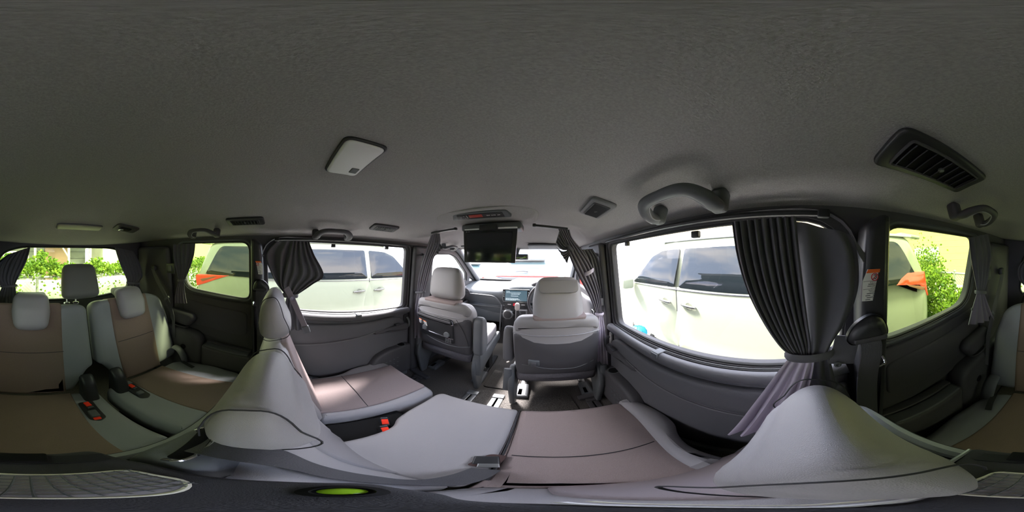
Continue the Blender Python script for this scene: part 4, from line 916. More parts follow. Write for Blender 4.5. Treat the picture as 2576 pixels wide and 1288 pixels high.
# steering wheel
t = thing('steering_wheel', (.37, 1.62, .72), 'dark steering wheel half hidden behind the driver headrest', 'steering wheel')
wr_ = Matrix.Rotation(math.radians(68), 3, 'X'); wc = Vector((.355, 1.60, .765))
m = MB(); m.tube([wc + wr_ @ Vector((.185*math.cos(a*PI/20), .185*math.sin(a*PI/20), 0)) for a in range(40)], .015, 10, closed=True); m.build('wheel_rim', PLA, t)
m = MB(); m.rbox(wc+Vector((0, .02, -.0)), (.15, .05, .12), .025); m.build('wheel_hub', PLA, t)
for a in (0, PI, -PI/2):
    m = MB(); m.tube([wc + Vector((0, .02, 0)), wc + wr_ @ Vector((.18*math.cos(a), .18*math.sin(a), 0))], [.025, .014], 8, flat=.5); m.build('wheel_spoke', PLG, t)
m = MB(); m.tube([wc+Vector((0, .04, 0)), wc+Vector((0, .33, -.05))], .04, 12); m.build('steering_column', PLB, t)
# front door inner panels
for sg in (-1, 1):
    m = MB(); m.pad(rnd([(1.27, .05), (2.35, .05), (2.45, .55), (2.42, .80), (1.27, .83)], .04), 0, .05, .03, lambda u, v, w: (sg*(.76-w), u, v), step=.12); dn += 1
    d = struct(m.build('door_%d' % dn, TRM))
    m = MB(); m.tube([(sg*.70, 1.35, .56), (sg*.66, 1.6, .58), (sg*.66, 1.9, .60), (sg*.70, 2.1, .62)], .03, 8, smooth=4); m.build('armrest', PLA, d)
    m = MB(); m.tube([(sg*.705, 1.86, .70), (sg*.685, 1.88, .70), (sg*.685, 1.98, .71), (sg*.705, 2.0, .71)], .008, 8, smooth=3); m.build('door_handle', CHR, d)
# centre passenger-side grab on the tunnel: small pale lever
m = MB(); m.tube([(.085, 1.20, .50), (.072, 1.19, .40), (.066, 1.17, .33), (.05, 1.15, .325)], .006, 8, smooth=4)
tag(m.build('seat_lever', mat('pale lever', (205, 190, 178), .4)), 'pale curved recline lever beside the driver seat', 'lever')

# ------------------------------------------------------------------ curtains
def curtain(name, label, rows, folds, mats, group='curtains', nrm=(1, 0, 0), amps=None, sub=7, nu=None, ties=(), thick=.0015, amp=.010, phase=0, parent=None, sharp=.0):
    L = crom([Vector(r[0]) for r in rows], sub); R = crom([Vector(r[1]) for r in rows], sub)
    A = crom([Vector(((amps[i] if amps else amp), 0, 0)) for i in range(len(rows))], sub)
    nu = nu or folds*8; N = Vector(nrm).normalized(); g = []
    for i, (a, b, k) in enumerate(zip(L, R, A)):
        r = []
        for j in range(nu+1):
            u = j/nu; s_ = math.sin(2*PI*folds*u+phase+.6*math.sin(7*u))
            w = k.x*(s_*.8+.2*math.sin(2*PI*folds*.37*u+1+i*.05))
            r.append(a.lerp(b, u)+N*w)
        g.append(r)
    m = MB(); m.grid(g, thick=thick)
    if parent is None:
        t = thing(name, rows[-1][0], label, 'curtain', group); m.build('curtain_cloth', mats, t, ang=80)
    else: t = parent; m.build('curtain_cloth' if name is None else name, mats, t, ang=80)
    return t
def P_(px, py, **k): return at(px, py, **k)
def band(t, a, b, nrm, m_=CUR, r=.012, name='tie_band'):
    a = Vector(a); b = Vector(b); n_ = Vector(nrm).normalized()*.022; c = (a+b)/2; d = (b-a)/2
    mb = MB(); mb.tube([c+d*math.cos(k*PI/8)*1.05+n_*math.sin(k*PI/8) for k in range(16)], r, 6, closed=True, flat=.35, up=(0, 0, 1)); mb.build(name, m_, t)
def edge(l, **k): return [at(px, py, **k) for px, py in l]
# right sliding door: large black curtain
l_ = [(1840, 560), (1852, 640), (1876, 725), (1915, 805), (1958, 868), (1990, 893)]
r_ = [(2000, 545), (2010, 640), (2020, 725), (2030, 805), (2038, 865), (2035, 893)]
q_ = [(2140, 573), (2160, 640), (2163, 725), (2135, 805), (2098, 860), (2080, 893)]
kx = dict(x=.655)
t = curtain('window_curtain', 'large black pleated curtain tied back at the rear of the right sliding door window', list(zip(edge(l_, **kx), edge(r_, **kx))), 9, CUR, 'side window curtains', amps=[.010, .010, .010, .009, .007, .006])
r_[0] = (2000, 556); q_[0] = (2140, 590)
curtain('curtain_flap', None, list(zip(edge(r_, **kx), edge(q_, x=.650))), 2, CUR, amps=[.005, .016, .018, .014, .009, .006], parent=t, phase=2, nu=40)
m = MB(); m.grid([[at(2140, 590, x=.648), at(2180, 645, x=.655)], [at(2160, 640, x=.648), at(2174, 662, x=.653)]], thick=.002); m.build('curtain_strap', CUR, t)
m = MB(); m.lathe([(.009, 0), (.009, .003), (.005, .004), (.004, .001)], at(2178, 652, x=.652), 'x', n=16); m.build('snap_button', PLG, t)
band(t, at(1980, 893, x=.655), at(2092, 885, x=.66), (-1, 0, 0))
m = MB(); m.rbox((.664, -.10, .955), (.004, .06, .09), .001, rot=Matrix.Rotation(.2, 3, 'X')); m.build('tie_tab', CUR, t)
m = MB(); m.lathe([(.009, 0), (.009, -.003), (.005, -.004), (.004, -.001)], at(2107, 916, x=.660), 'x', n=16); m.build('snap_button', PLG, t)
lt = [at(1990, 893, x=.655), at(1950, 945, x=.64), at(1900, 1015, x=.61), at(1846, 1085, x=.585)]
rt_ = [at(2050, 900, x=.655), at(2040, 960, x=.64), at(2010, 1040, x=.61), at(1965, 1108, x=.585)]
curtain('curtain_tail', None, list(zip(lt, rt_)), 4, CUL, amps=[.005, .011, .017, .022], nrm=(-1, .2, .1), parent=t, phase=1)
lt = [at(2030, 900, x=.665), at(2010, 940, x=.67), at(1995, 985, x=.675)]
rt_ = [at(2085, 893, x=.665), at(2095, 935, x=.67), at(2105, 975, x=.675)]
curtain('inner_tail', None, list(zip(lt, rt_)), 3, CUR, amps=[.005, .008, .010], parent=t)
# left sliding door curtain
kx = dict(x=-.665)
l_ = [(735, 606), (728, 640), (718, 680), (712, 715), (722, 742)]
r_ = [(778, 609), (790, 640), (814, 692), (785, 716), (742, 745)]
q_ = [(695, 607), (668, 640), (680, 680), (697, 715), (718, 740)]
t = curtain('window_curtain', 'black curtain bunched up and tied at the rear of the left sliding door window', list(zip(edge(l_, **kx), edge(r_, **kx))), 5, CUR, 'side window curtains', amps=[.010, .012, .012, .010, .006])
curtain('curtain_flap', None, list(zip(edge(q_, x=-.675), edge(l_, **kx))), 2, CUR, amps=[.006, .018, .018, .012, .005], parent=t, nu=40)
m = MB(); m.lathe([(.009, 0), (.009, .003), (.004, .004)], at(660, 643, x=-.672), 'x', n=16); m.build('snap_button', PLG, t)
band(t, at(712, 742, x=-.665), at(748, 744, x=-.665), (1, 0, 0))
lt = edge([(722, 744), (715, 780), (712, 830)], **kx); rt_ = edge([(742, 746), (752, 780), (760, 830)], **kx)
curtain('curtain_tail', None, list(zip(lt, rt_)), 3, CUR, amps=[.005, .010, .014], parent=t)
# rear quarter curtains
kx = dict(x=.66)
t = curtain('window_curtain', 'narrow dark curtain tied at the rear edge of the right quarter window', list(zip(edge([(2438, 598), (2444, 650), (2453, 700), (2459, 735)], **kx), edge([(2485, 588), (2492, 640), (2484, 700), (2474, 735)], **kx))), 4, CUR, 'quarter window curtains', amps=[.008, .010, .008, .004])
curtain('curtain_tail', None, list(zip(edge([(2459, 735), (2448, 775), (2438, 818)], **kx), edge([(2474, 735), (2486, 770), (2499, 803)], **kx))), 4, CUD, amps=[.004, .009, .013], parent=t)
band(t, at(2457, 735, **kx), at(2476, 735, **kx), (-1, 0, 0), r=.009)
m = MB(); m.lathe([(.007, 0), (.007, .003), (.003, .004)], at(2446, 778, x=.65), 'x', n=14); m.build('snap_button', PLG, t)
kx = dict(x=-.67)
t = curtain('window_curtain', 'narrow dark curtain tied at the rear edge of the left quarter window', list(zip(edge([(436, 615), (437, 650), (447, 690), (451, 705)], **kx), edge([(492, 612), (488, 645), (473, 688), (463, 705)], **kx))), 5, CUR, 'quarter window curtains', amps=[.008, .010, .008, .004])
curtain('curtain_tail', None, list(zip(edge([(451, 705), (443, 735), (441, 762)], **kx), edge([(463, 705), (465, 735), (470, 763)], **kx))), 4, CUD, amps=[.004, .009, .012], parent=t)
band(t, at(449, 705, **kx), at(466, 705, **kx), (1, 0, 0), r=.009)
# tailgate curtains
ky = dict(y=-1.185)
t = curtain('window_curtain', 'dark curtain gathered at the left side of the tailgate window, behind the left third-row seat', list(zip(edge([(288, 622), (300, 660), (315, 695), (322, 710)], **ky), edge([(335, 632), (352, 665), (358, 695), (346, 712)], **ky))), 6, CUR, 'tailgate curtains', nrm=(0, 1, 0), amps=[.010, .012, .010, .005])
curtain('curtain_tail', None, list(zip(edge([(322, 710), (317, 730), (314, 755)], **ky), edge([(346, 712), (356, 732), (365, 760)], **ky))), 5, CUR, nrm=(0, 1, 0), amps=[.005, .010, .013], parent=t)
band(t, at(319, 711, **ky), at(350, 713, **ky), (0, 1, 0), r=.009)
t = curtain('window_curtain', 'dark curtain gathered at the right side of the tailgate window, behind the right third-row seat', list(zip(edge([(77, 621), (68, 655), (48, 695), (38, 716)], **ky), edge([(20, 640), (-12, 668), (-14, 700), (5, 722)], **ky))), 7, CUR, 'tailgate curtains', nrm=(0, 1, 0), amps=[.010, .012, .010, .005])
curtain('curtain_tail', None, list(zip(edge([(38, 716), (42, 740), (47, 778)], **ky), edge([(5, 722), (-4, 745), (-12, 780)], **ky))), 6, CUR, nrm=(0, 1, 0), amps=[.005, .010, .013], parent=t)
band(t, at(2, 720, **ky), at(42, 718, **ky), (0, 1, 0), r=.009)
# partition curtains behind the front seats
for (a, b, lab) in ((at(1344, 567, y=.935), at(1428, 576, y=.95), 'right'), (at(1146, 576, y=.96), at(1086, 586, y=.97), 'left')):
    m = MB(); m.rbox((0, 0, 0), (1, .02, .014), .005); d = (b-a); rr = frame(d, (0, 0, 1)); m.warp(lambda q: (a+b)/2 + d*q.x + Vector((0, q.y, q.z)))
    c_ = (a+b)/2; m.rbox(a, (.02, .025, .02), .005); m.build
    tag(m.build('curtain_rail', PLB), 'short black partition curtain rail on the ceiling, %s of the flip-down monitor' % lab, 'curtain rail', 'partition curtain rails')
ky = dict(y=.955)
E_ = lambda l: edge(l, **ky)
t = curtain('partition_curtain', 'long dark pleated curtain tied twice, hanging behind the driver door side of the driver seat', list(zip(E_([(1404, 576), (1416, 600), (1432, 645), (1455, 695), (1482, 745), (1500, 790)]), E_([(1432, 578), (1440, 600), (1466, 632), (1490, 672), (1508, 730), (1515, 788)]))), 5, CUD, 'partition curtains', nrm=(0, 1, 0), amps=[.008, .007, .010, .010, .010, .005])
curtain('curtain_tail', None, list(zip(E_([(1500, 790), (1498, 850), (1500, 914)]), E_([(1515, 788), (1524, 850), (1529, 916)]))), 4, CUL, nrm=(0, 1, 0), amps=[.005, .010, .013], parent=t)
curtain('gathered_end', None, list(zip(E_([(1434, 626), (1416, 632), (1400, 622), ]), E_([(1436, 632), (1430, 650), (1427, 664)]))), 5, CUR, nrm=(0, 1, 0), amps=[.003, .008, .012], parent=t)
curtain('gathered_fan', None, list(zip(E_([(1434, 622), (1420, 605), (1408, 578)]), E_([(1434, 628), (1414, 628), (1398, 612)]))), 4, CUR, nrm=(0, 1, 0), amps=[.003, .007, .010], parent=t)
band(t, at(1425, 618, **ky), at(1442, 630, **ky), (0, -1, 0), r=.010)
band(t, at(1472, 690, y=.945), at(1492, 678, y=.945), (0, -1, 0), r=.011, m_=CUL)
band(t, at(1499, 790, **ky), at(1517, 788, **ky), (0, -1, 0), r=.009, m_=CUL)
m = MB(); m.rbox(at(1508, 760, y=.975), (.05, .006, .05), .002); m.build('tie_loop', CUR, t)
ky = dict(y=1.00)
t = curtain('partition_curtain', 'black curtain bunched against the right pillar behind the driver', list(zip(E_([(1462, 628), (1472, 650), (1484, 690), (1498, 740), (1508, 786)]), E_([(1490, 626), (1506, 655), (1514, 700), (1518, 745), (1518, 786)]))), 4, CUR, 'partition curtains', nrm=(0, 1, 0), amps=[.006, .012, .012, .009, .005])
ky = dict(y=1.02)
t = curtain('partition_curtain', 'dark curtain gathered against the left pillar behind the front passenger seat', list(zip(E_([(1086, 586), (1074, 620), (1062, 660), (1052, 700), (1048, 735)]), E_([(1106, 588), (1106, 615), (1088, 655), (1076, 700), (1066, 735)]))), 5, CUD, 'partition curtains', nrm=(0, 1, 0), amps=[.006, .009, .010, .009, .005])
curtain('gathered_end', None, list(zip(E_([(1096, 608), (1108, 615), (1112, 624)]), E_([(1090, 618), (1094, 632), (1100, 640)]))), 3, CUR, nrm=(0, 1, 0), amps=[.003, .006, .008], parent=t)
curtain('curtain_tail', None, list(zip(E_([(1048, 735), (1040, 790), (1040, 850)]), E_([(1066, 735), (1060, 790), (1062, 850)]))), 3, CUD, nrm=(0, 1, 0), amps=[.005, .010, .012], parent=t)
band(t, at(1046, 735, **ky), at(1068, 735, **ky), (0, -1, 0), r=.009)

# ------------------------------------------------------------------ camera pouch lying on the bench shoulder below the camera
t = thing('camera_pouch', (.31, -.05, .82), 'black fabric pouch with pale mesh patch lying between the headrests under the camera', 'pouch')
PZ = .812; PK = (1.2-.829)/.315              # fitted in units of the camera's height above it
PF = lambda u, v, w: Vector((.306+u*PK, v*PK, PZ+w))
po = [(.066, -.112), (.054, -.056), (.034, -.040), (.012, -.002), (.004, .020), (-.010, .024), (-.022, .036), (-.052, .034), (-.062, .004), (-.064, -.030), (-.067, -.065), (-.048, -.115)]
m = MB(); m.pad(rnd(po, [.012]*12), -.014, .012, .007, PF, step=.02, crown=.003); m.build('pouch_body', mat('black pouch cloth', (58, 58, 62), .85, bump=.6, bscale=1400), t)
mo = rnd([(-.048, -.066), (.028, -.070), (.030, -.026), (-.030, -.018), (-.052, -.030)], [.012, .006, .006, .014, .012])
m = MB(); m.pad(mo, .008, .0165, .003, PF, step=.02); mp = m.build('mesh_patch', mat('pale mesh', (176, 170, 174), .8), t)
m = MB(); m.tube([PF(p[0], p[1], .016) for p in mo], .0018, 6, closed=True); m.build('patch_border', mat('cream piping', (225, 222, 205), .6), mp)
for i in range(12):
    u = -.046+.0066*i
    m = MB(); m.tube([PF(u, -.066, .0175), PF(u-.001, -.024, .0175)], .0006, 4); m.build('mesh_thread', PLG, mp)
for i in range(7):
    v = -.064+.0062*i
    m = MB(); m.tube([PF(-.049, v, .0175), PF(.028, v-.002, .0175)], .0006, 4); m.build('mesh_thread', PLG, mp)
m = MB(); m.tube([PF(*q, .0125) for q in ((.002, .024), (.0036, .0195), (.0075, .0115), (.0092, .0035), (.015, -.0035), (.025, -.0216), (.034, -.044))], .0016, 6, smooth=4); m.build('white_piping', mat('white piping', (235, 235, 238), .4), t)
m = MB(); m.tube([PF(q[0]+.004, q[1]+.001, .0120) for q in ((.002, .024), (.0036, .0195), (.0075, .0115), (.0092, .0035), (.015, -.0035), (.025, -.0216), (.034, -.044))], .0013, 6, smooth=4); m.build('cream_piping', MATS['cream piping'], t)
m = MB(); m.lathe([(.014, .0), (.014, .008), (.010, .010), (.009, .007)], PF(-.038, .018, .008), n=24); b = m.build('button_ring', PLK, t)
m = MB(); m.lathe([(.0095, .0), (.009, .005), (.005, .008), (.001, .0085)], PF(-.038, .018, .009), n=20); m.build('green_button', mat('green gel button', (150, 200, 40), .15), b)
m = MB(); m.rbox(PF(.010, -.104, .014), (.05, .022, .010), .003); m.build('clip_buckle', PLK, t)
m = MB(); ribbon(m, [PF(-.050, -.096, .012), PF(0, -.100, .014), PF(.05, -.096, .012)], (0, 1, 0), .018, .002); m.build('strap', PLB, t)
m = MB(); m.tube([PF(.064, -.108, .008), PF(.060, -.075, .011), PF(.050, -.052, .011), (PF(.038, -.042, .010))], .0028, 6, smooth=3); m.build('strap_edge', STL, t)
m = MB(); m.rbox(PF(.062, -.050, .004), (.045, .016, .008), .004, rot=Matrix.Rotation(.5, 3, 'Z')); m.build('strap_slider', STL, t)
# ------------------------------------------------------------------ outside
GZ = -.38
m = MB(); m.grid([[(-40, -3.0, GZ), (-40, 60, GZ)], [(40, -3.0, GZ), (40, 60, GZ)]]); m.grid([[(-40, -3, GZ-.04), (-40, 60, GZ-.04)], [(40, -3, GZ-.04), (40, 60, GZ-.04)]])
struct(m.build('ground', mat('pale asphalt', (168, 168, 162), .9, bump=.5, bscale=60, var=.12, vscale=5)))
m = MB(); m.grid([[(-40, -60, GZ-.02), (-40, -3.0, GZ-.02)], [(40, -60, GZ-.02), (40, -3.0, GZ-.02)]])
struct(m.build('yard_ground', mat('dry earth', (190, 186, 168), .95, var=.2, vscale=3)))
BLK = mat('car lower black', (30, 30, 32), .6)
TYRE = mat('tyre rubber', (28, 28, 29), .85)
def van(x0, near, label, lamp):
    """white one-box van, near side faces the cabin; near=+1 when its right flank is the one we see"""
    W2 = .85; y0 = -1.56; t = thing('parked_van', (x0, y0+2.3, GZ), label, 'van', 'white vans parked alongside')
    hw = lambda z: W2-(.0 if z < 1.22 else .16*(z-1.22)/.6) + (.0 if z > .95 else -.05*((.95-z)/.7)**2)
    prof = rnd([(.10, .22), (.03, .45), (.0, .75), (.02, 1.20), (.10, 1.50), (.22, 1.80), (.5, 1.86), (3.2, 1.86), (3.7, 1.72), (4.25, 1.20), (4.62, 1.02), (4.72, .75), (4.72, .30), (4.60, .22)], [.05, .1, .1, .1, .1, .12, .1, .3, .3, .2, .1, .1, .1, .05])
    k = lambda u, v, w: (x0 + (w)*hw(v)/W2, y0+u, GZ+v)
    m = MB(); m.pad(prof, -W2, W2, .09, k, step=.18); m.build('body_shell', WHT, t)
    for sd_ in (-1, 1):
        sf = lambda u, v, w: (x0+sd_*(hw(v)+w), y0+u, GZ+v)
        def P(o, w0, w1, r, nm, mt, par=t, stp=.12):
            q = MB(); q.pad(o, w0, w1, r, sf, step=stp); return q.build(nm, mt, par)
        P(rnd([(.20, 1.25), (1.48, 1.22), (1.48, 1.72), (.44, 1.74), (.36, 1.62)], [.03, .03, .05, .08, .08]), -.02, .006, .004, 'quarter_glass', GLD)
        P(rnd([(1.56, 1.215), (2.92, 1.20), (2.92, 1.70), (1.56, 1.70)], .04), -.02, .006, .004, 'sliding_door_glass', GLD)
        P(rnd([(3.00, 1.20), (3.95, 1.17), (3.55, 1.60), (3.35, 1.68), (3.00, 1.70)], .04), -.02, .006, .004, 'front_door_glass', GLD)
        P(rnd([(1.52, .30), (2.955, .30), (2.955, 1.205), (1.52, 1.225)], .015), -.02, .004, .004, 'sliding_door', WHT)
        P(rnd([(2.967, .30), (4.02, .30), (4.06, 1.0), (4.02, 1.165), (2.967, 1.20)], .015), -.02, .004, .004, 'front_door', WHT)
        for yy in (1.508, 2.961):
            q = MB(); q.pad([(yy-.006, .30), (yy+.006, .30), (yy+.006, 1.20), (yy-.006, 1.20)], -.01, .0025, .001, sf, step=.4); q.build('door_gap', BLK, t)
        for yy in (2.76, 3.16):
            q = MB(); q.lathe([(.052, .0), (.050, .0035), (.040, .0015)], sf(yy, .985, .003), 'x', n=24, rot=None if sd_ > 0 else Matrix.Rotation(PI, 3, 'Z')); c = q.build('handle_recess', mat('shaded recess paint', (118, 122, 106), .3, coat=.5), t)  # van paint darkened here to put shade into the handle cup
            q = MB(); q.tube([sf(yy-.105, .98, .006), sf(yy-.09, .985, .026), sf(yy, .99, .034), sf(yy+.09, .995, .026), sf(yy+.105, .997, .006)], [.010, .015, .017, .015, .010], 10, smooth=4, flat=.8); q.build('door_handle', mat('satin chrome', (120, 120, 116), .2, metal=1), t)
        q = MB(); q.tube([sf(1.0, 1.205, .004), sf(2.2, 1.19, .006), sf(3.9, 1.15, .004)], .007, 6, smooth=3); q.build('belt_moulding', CHR, t)
        P(rnd(lamp, .012), -.06, .008, .006, 'tail_lamp', mat('tail lamp red', (205, 62, 38), .12, coat=.6), stp=.06)
        P(rnd([(.10, lamp[0][1]+.13), (.42, lamp[0][1]+.205), (.36, lamp[0][1]+.17), (.14, lamp[0][1]+.09)], .01), .004, .011, .002, 'lamp_strip', mat('brown lens', (120, 80, 56), .1, coat=.5), stp=.1)
        P(rnd([(.20, 1.80), (3.4, 1.80), (3.4, 1.835), (.20, 1.835)], .01), -.05, .02, .01, 'roof_rail_strip', mat('visor smoke', (150, 155, 155), .2), stp=.3)
        for yy in (.80, 3.75):
            q = MB(); q.lathe([(.32, -.19), (.33, -.17), (.33, .0), (.30, .015), (.215, .015), (.2, -.01), (.05, .0), (.03, .012)], (x0+sd_*.80, y0+yy, GZ+.33), 'x', n=28, rot=None if sd_ > 0 else Matrix.Rotation(PI, 3, 'Z')); w_ = q.build('wheel', TYRE, t)
            q = MB(); q.lathe([(.205, .0), (.2, .012), (.05, .016)], (x0+sd_*.802, y0+yy, GZ+.33), 'x', n=20, rot=None if sd_ > 0 else Matrix.Rotation(PI, 3, 'Z')); q.build('wheel_rim', STL, w_)
        q = MB(); q.rbox((x0+sd_*(.98), y0+3.95, GZ+1.15), (.20, .12, .18), .04); q.build('door_mirror', WHT, t)
    q = MB(); q.pad(rnd([(-.66, 1.13), (.66, 1.13), (.60, 1.66), (-.60, 1.66)], .06), 0, .012, .006, lambda u, v, w: (x0+u, y0+.02+.40*max(0, v-1.14)**1.15-.006-w, GZ+v), step=.12); q.build('tailgate_glass', GLD, t)
    q = MB(); q.rbox((x0, y0+.16, GZ+1.83), (1.30, .34, .05), .02, rot=Matrix.Rotation(.08, 3, 'X')); q.build('rear_spoiler', WHT, t)
    q = MB(); q.tube([(x0-.05, y0+.02, GZ+1.17), (x0+.40, y0+.0, GZ+1.20)], .010, 6); q.build('rear_wiper', BLK, t)
    q = MB(); q.rbox((x0, y0+.02, GZ+.86), (.34, .02, .17), .006); q.build('number_plate', PAPER, t)
    q = MB(); q.pad(rnd([(-.68, 1.23), (.68, 1.23), (.58, 1.68), (-.58, 1.68)], .06), 0, .012, .006, lambda u, v, w: (x0+u, y0+4.27-1.16*(v-1.20)+.0+w, GZ+v), step=.12); q.build('windscreen_glass', GLD, t)
    return t
van(-3.05, 1, 'white van with chrome door handles parked on the left, seen through the left windows', [(.03, 1.02), (.0, 1.20), (.03, 1.235), (.64, 1.245), (.42, 1.17), (.20, 1.08)])
van(2.65, -1, 'white van parked close on the right, seen through the right windows', [(.05, 1.03), (.08, 1.36), (.36, 1.36), (.47, 1.30), (.54, 1.235), (.20, 1.20), (.10, 1.12)])
def car(x0, yr, W2, H, L, body, label, bar=True, nm='parked_car'):
    t = thing(nm, (x0, yr+L/2, GZ), label, 'car', 'cars parked ahead')
    s = H/1.62
    hw = lambda z: W2*(1-(.0 if z < .98*s else .30*(z-.98*s)/(.64*s))-(.04*((.98-z)/.8)**2 if z < .98 else 0))
    pr = rnd([(.06, .25), (.0, .50), (.02, .85*s), (.10, 1.05*s), (.42, 1.45*s), (.75, 1.60*s), (1.6, 1.62*s), (2.4, 1.55*s), (3.3, 1.05*s), (4.2, .92*s), (L, .70*s), (L, .30), (L-.1, .25)], .1)
    m = MB(); m.pad(pr, -W2, W2, .10, lambda u, v, w: (x0+w*hw(v)/W2, yr+u, GZ+v), step=.18); m.build('body_shell', body, t)
    m = MB(); yy = lambda v: yr+.10+.32*(v-1.05*s)/(.40*s) if v > 1.05*s else yr+.10
    m.pad(rnd([(-W2*.72, 1.30*s), (W2*.72, 1.30*s), (W2*.60, 1.50*s), (-W2*.60, 1.50*s)], .08), 0, .012, .006, lambda u, v, w: (x0+u, yy(v)-.004-w+.04*(u/W2)**2, GZ+v), step=.12); m.build('rear_glass', mat('grey car glass', (70, 92, 96), .05, coat=.5), t)
    m = MB(); m.rbox((x0, yr+.52, GZ+1.585*s), (W2*1.15, .30, .04), .015); m.build('rear_spoiler', body, t)
    if bar:
        m = MB(); m.tube([(x0-W2*.96, yr+.14, GZ+1.07*s), (x0-W2*.8, yr+.07, GZ+1.095*s), (x0, yr+.05, GZ+1.10*s), (x0+W2*.8, yr+.07, GZ+1.095*s), (x0+W2*.96, yr+.14, GZ+1.07*s)], .020, 8, smooth=4); m.build('tail_light_bar', RDK, t)
        m = MB(); m.lathe([(.05, 0), (.05, -.01), (.04, -.012)], (x0, yr+.02, GZ+1.00*s), 'y', n=20); e = m.build('round_badge', CHR, t)
        m = MB(); m.tube([(x0-.32, yr+.17, GZ+1.23*s), (x0-.1, yr+.18, GZ+1.25*s), (x0+.04, yr+.17, GZ+1.23*s)], [.010, .020, .026], 8, smooth=3); m.build('rear_wiper', PLG, t)
        m = MB(); m.rbox((x0, yr+.04, GZ+.98*s), (W2*1.5, .05, .13), .01); m.build('lower_panel', PLG, t)
    for sd_ in (-1, 1):
        m = MB(); m.pad(rnd([(.35, 1.06*s), (3.1, 1.06*s), (2.4, 1.48*s), (.8, 1.50*s)], .08), -.02, .006, .004, lambda u, v, w: (x0+sd_*(hw(v)+w), yr+u, GZ+v), step=.15); m.build('side_glass', GLD, t)
        m = MB(); m.pad(rnd([(.0, .78*s), (.38, .86*s), (.30, .96*s), (.02, .98*s)], .03), -.06, .01, .006, lambda u, v, w: (x0+sd_*(hw(v)+w), yr+u, GZ+v), step=.1); m.build('tail_lamp', RDK, t)
        for y_ in (.85, L-.85):
            m = MB(); m.lathe([(.31, -.18), (.33, -.16), (.33, .0), (.30, .015), (.21, .015), (.20, -.01), (.04, .0)], (x0+sd_*(W2-.03), yr+y_, GZ+.33), 'x', n=24, rot=None if sd_ > 0 else Matrix.Rotation(PI, 3, 'Z')); m.build('wheel', TYRE, t)
    return t
car(-.15, 4.45, .93, 1.58, 4.6, mat('silver car paint', (104, 114, 120), .3, coat=.3), 'pale silver hatchback with a thin red light bar, parked straight ahead of the windscreen')
car(-2.9, 6.2, .84, 1.35, 4.4, mat('slate car paint', (120, 140, 150), .25, coat=.6), 'slate grey car parked ahead to the left of the silver one', bar=False)
car(2.35, 6.0, .80, 1.62, 4.0, mat('red car paint', (196, 60, 58), .3, coat=.6), 'red car parked ahead to the right, behind the partition curtain', bar=False)
# teal lidded bucket beside the right van
t = thing('bucket', (1.50, 1.80, GZ), 'teal blue bucket with domed lid standing beside the right van', 'bucket')
bc = at(1605, 830, x=1.55)
TEAL = mat('teal plastic', (30, 150, 178), .5)
m = MB(); m.lathe([(.09, 0), (.12, bc.z-.03-GZ)], (bc.x, bc.y, GZ), n=24); t.location = (bc.x, bc.y, GZ); ORG_[t.name] = Vector(t.location); m.build('bucket_body', TEAL, t)
m = MB(); m.lathe([(.13, -.03), (.125, .01), (.10, .05), (.06, .075), (.01, .085)], (bc.x, bc.y, bc.z-.02), n=24); l = m.build('domed_lid', TEAL, t)
for k in range(4):
    a = k*PI/4; m = MB(); m.tube([(bc.x+math.cos(a)*.128*math.cos(q), bc.y+math.sin(a)*.128*math.cos(q), bc.z-.018+.087*math.sin(q)) for q in [i/10*PI for i in range(11)]], .002, 5); m.build('lid_seam', mat('dark teal', (18, 100, 120), .5), l)

# fence along the rear of the parking row
FY = -2.62; GAL = mat('galvanised steel', (176, 180, 176), .4, metal=.6)
t = thing('chain_link_fence', (1, FY, GZ), 'galvanised chain-link fence with top rail behind the car, overgrown with climbers', 'fence')
m = MB(); m.tube([(-7, FY, GZ+1.20), (7.8, FY, GZ+1.20)], .022, 8); m.build('top_rail', GAL, t)
for x in (-5.4, -3.5, -1.7, .2, 2.15, 4.1, 6.0):
    m = MB(); m.tube([(x, FY, GZ), (x, FY, GZ+1.24)], .024, 8); m.lathe([(.03, 0), (.03, .02), (.01, .035)], (x, FY, GZ+1.235), n=10); m.build('fence_post', GAL, t)
m = MB(); st = .060; x = -7.0
while x < 6.6:
    for s_ in (-1, 1):
        a = Vector((x, FY+.004*s_, GZ+.05)); b = Vector((x+s_*1.15, FY+.004*s_, GZ+1.20)); m.tube([a, b], .0019, 3)
    x += st
o = m.build('wire_mesh', GAL, t, smooth=False, recalc=False); o['kind'] = 'stuff'
def leaves(name, label, n, fn, size, m_, cat='climber', parent=None):
    vs = []; fs = []
    for i in range(n):
        p = Vector(fn()); s_ = size*random.uniform(.6, 1.3)
        a = random.uniform(0, 2*PI); tl = random.uniform(-1.0, 1.0)
        d = Vector((math.cos(a), random.uniform(-.5, .5), math.sin(a)*.8-.3)).normalized(); sd2 = d.cross(Vector((random.uniform(-.5, .5), 1, tl))).normalized()
        nn = d.cross(sd2)*(.15*s_)
        b = len(vs); vs += [p, p+d*s_*.45+sd2*s_*.36+nn, p+d*s_, p+d*s_*.45-sd2*s_*.36+nn]; fs += [(b, b+1, b+2), (b, b+2, b+3)]
    mb = MB(); mb.add(vs, fs); o = mb.build(name, m_, parent, smooth=False, recalc=False); o['kind'] = 'stuff'
    if label: tag(o, label, cat)
    return o
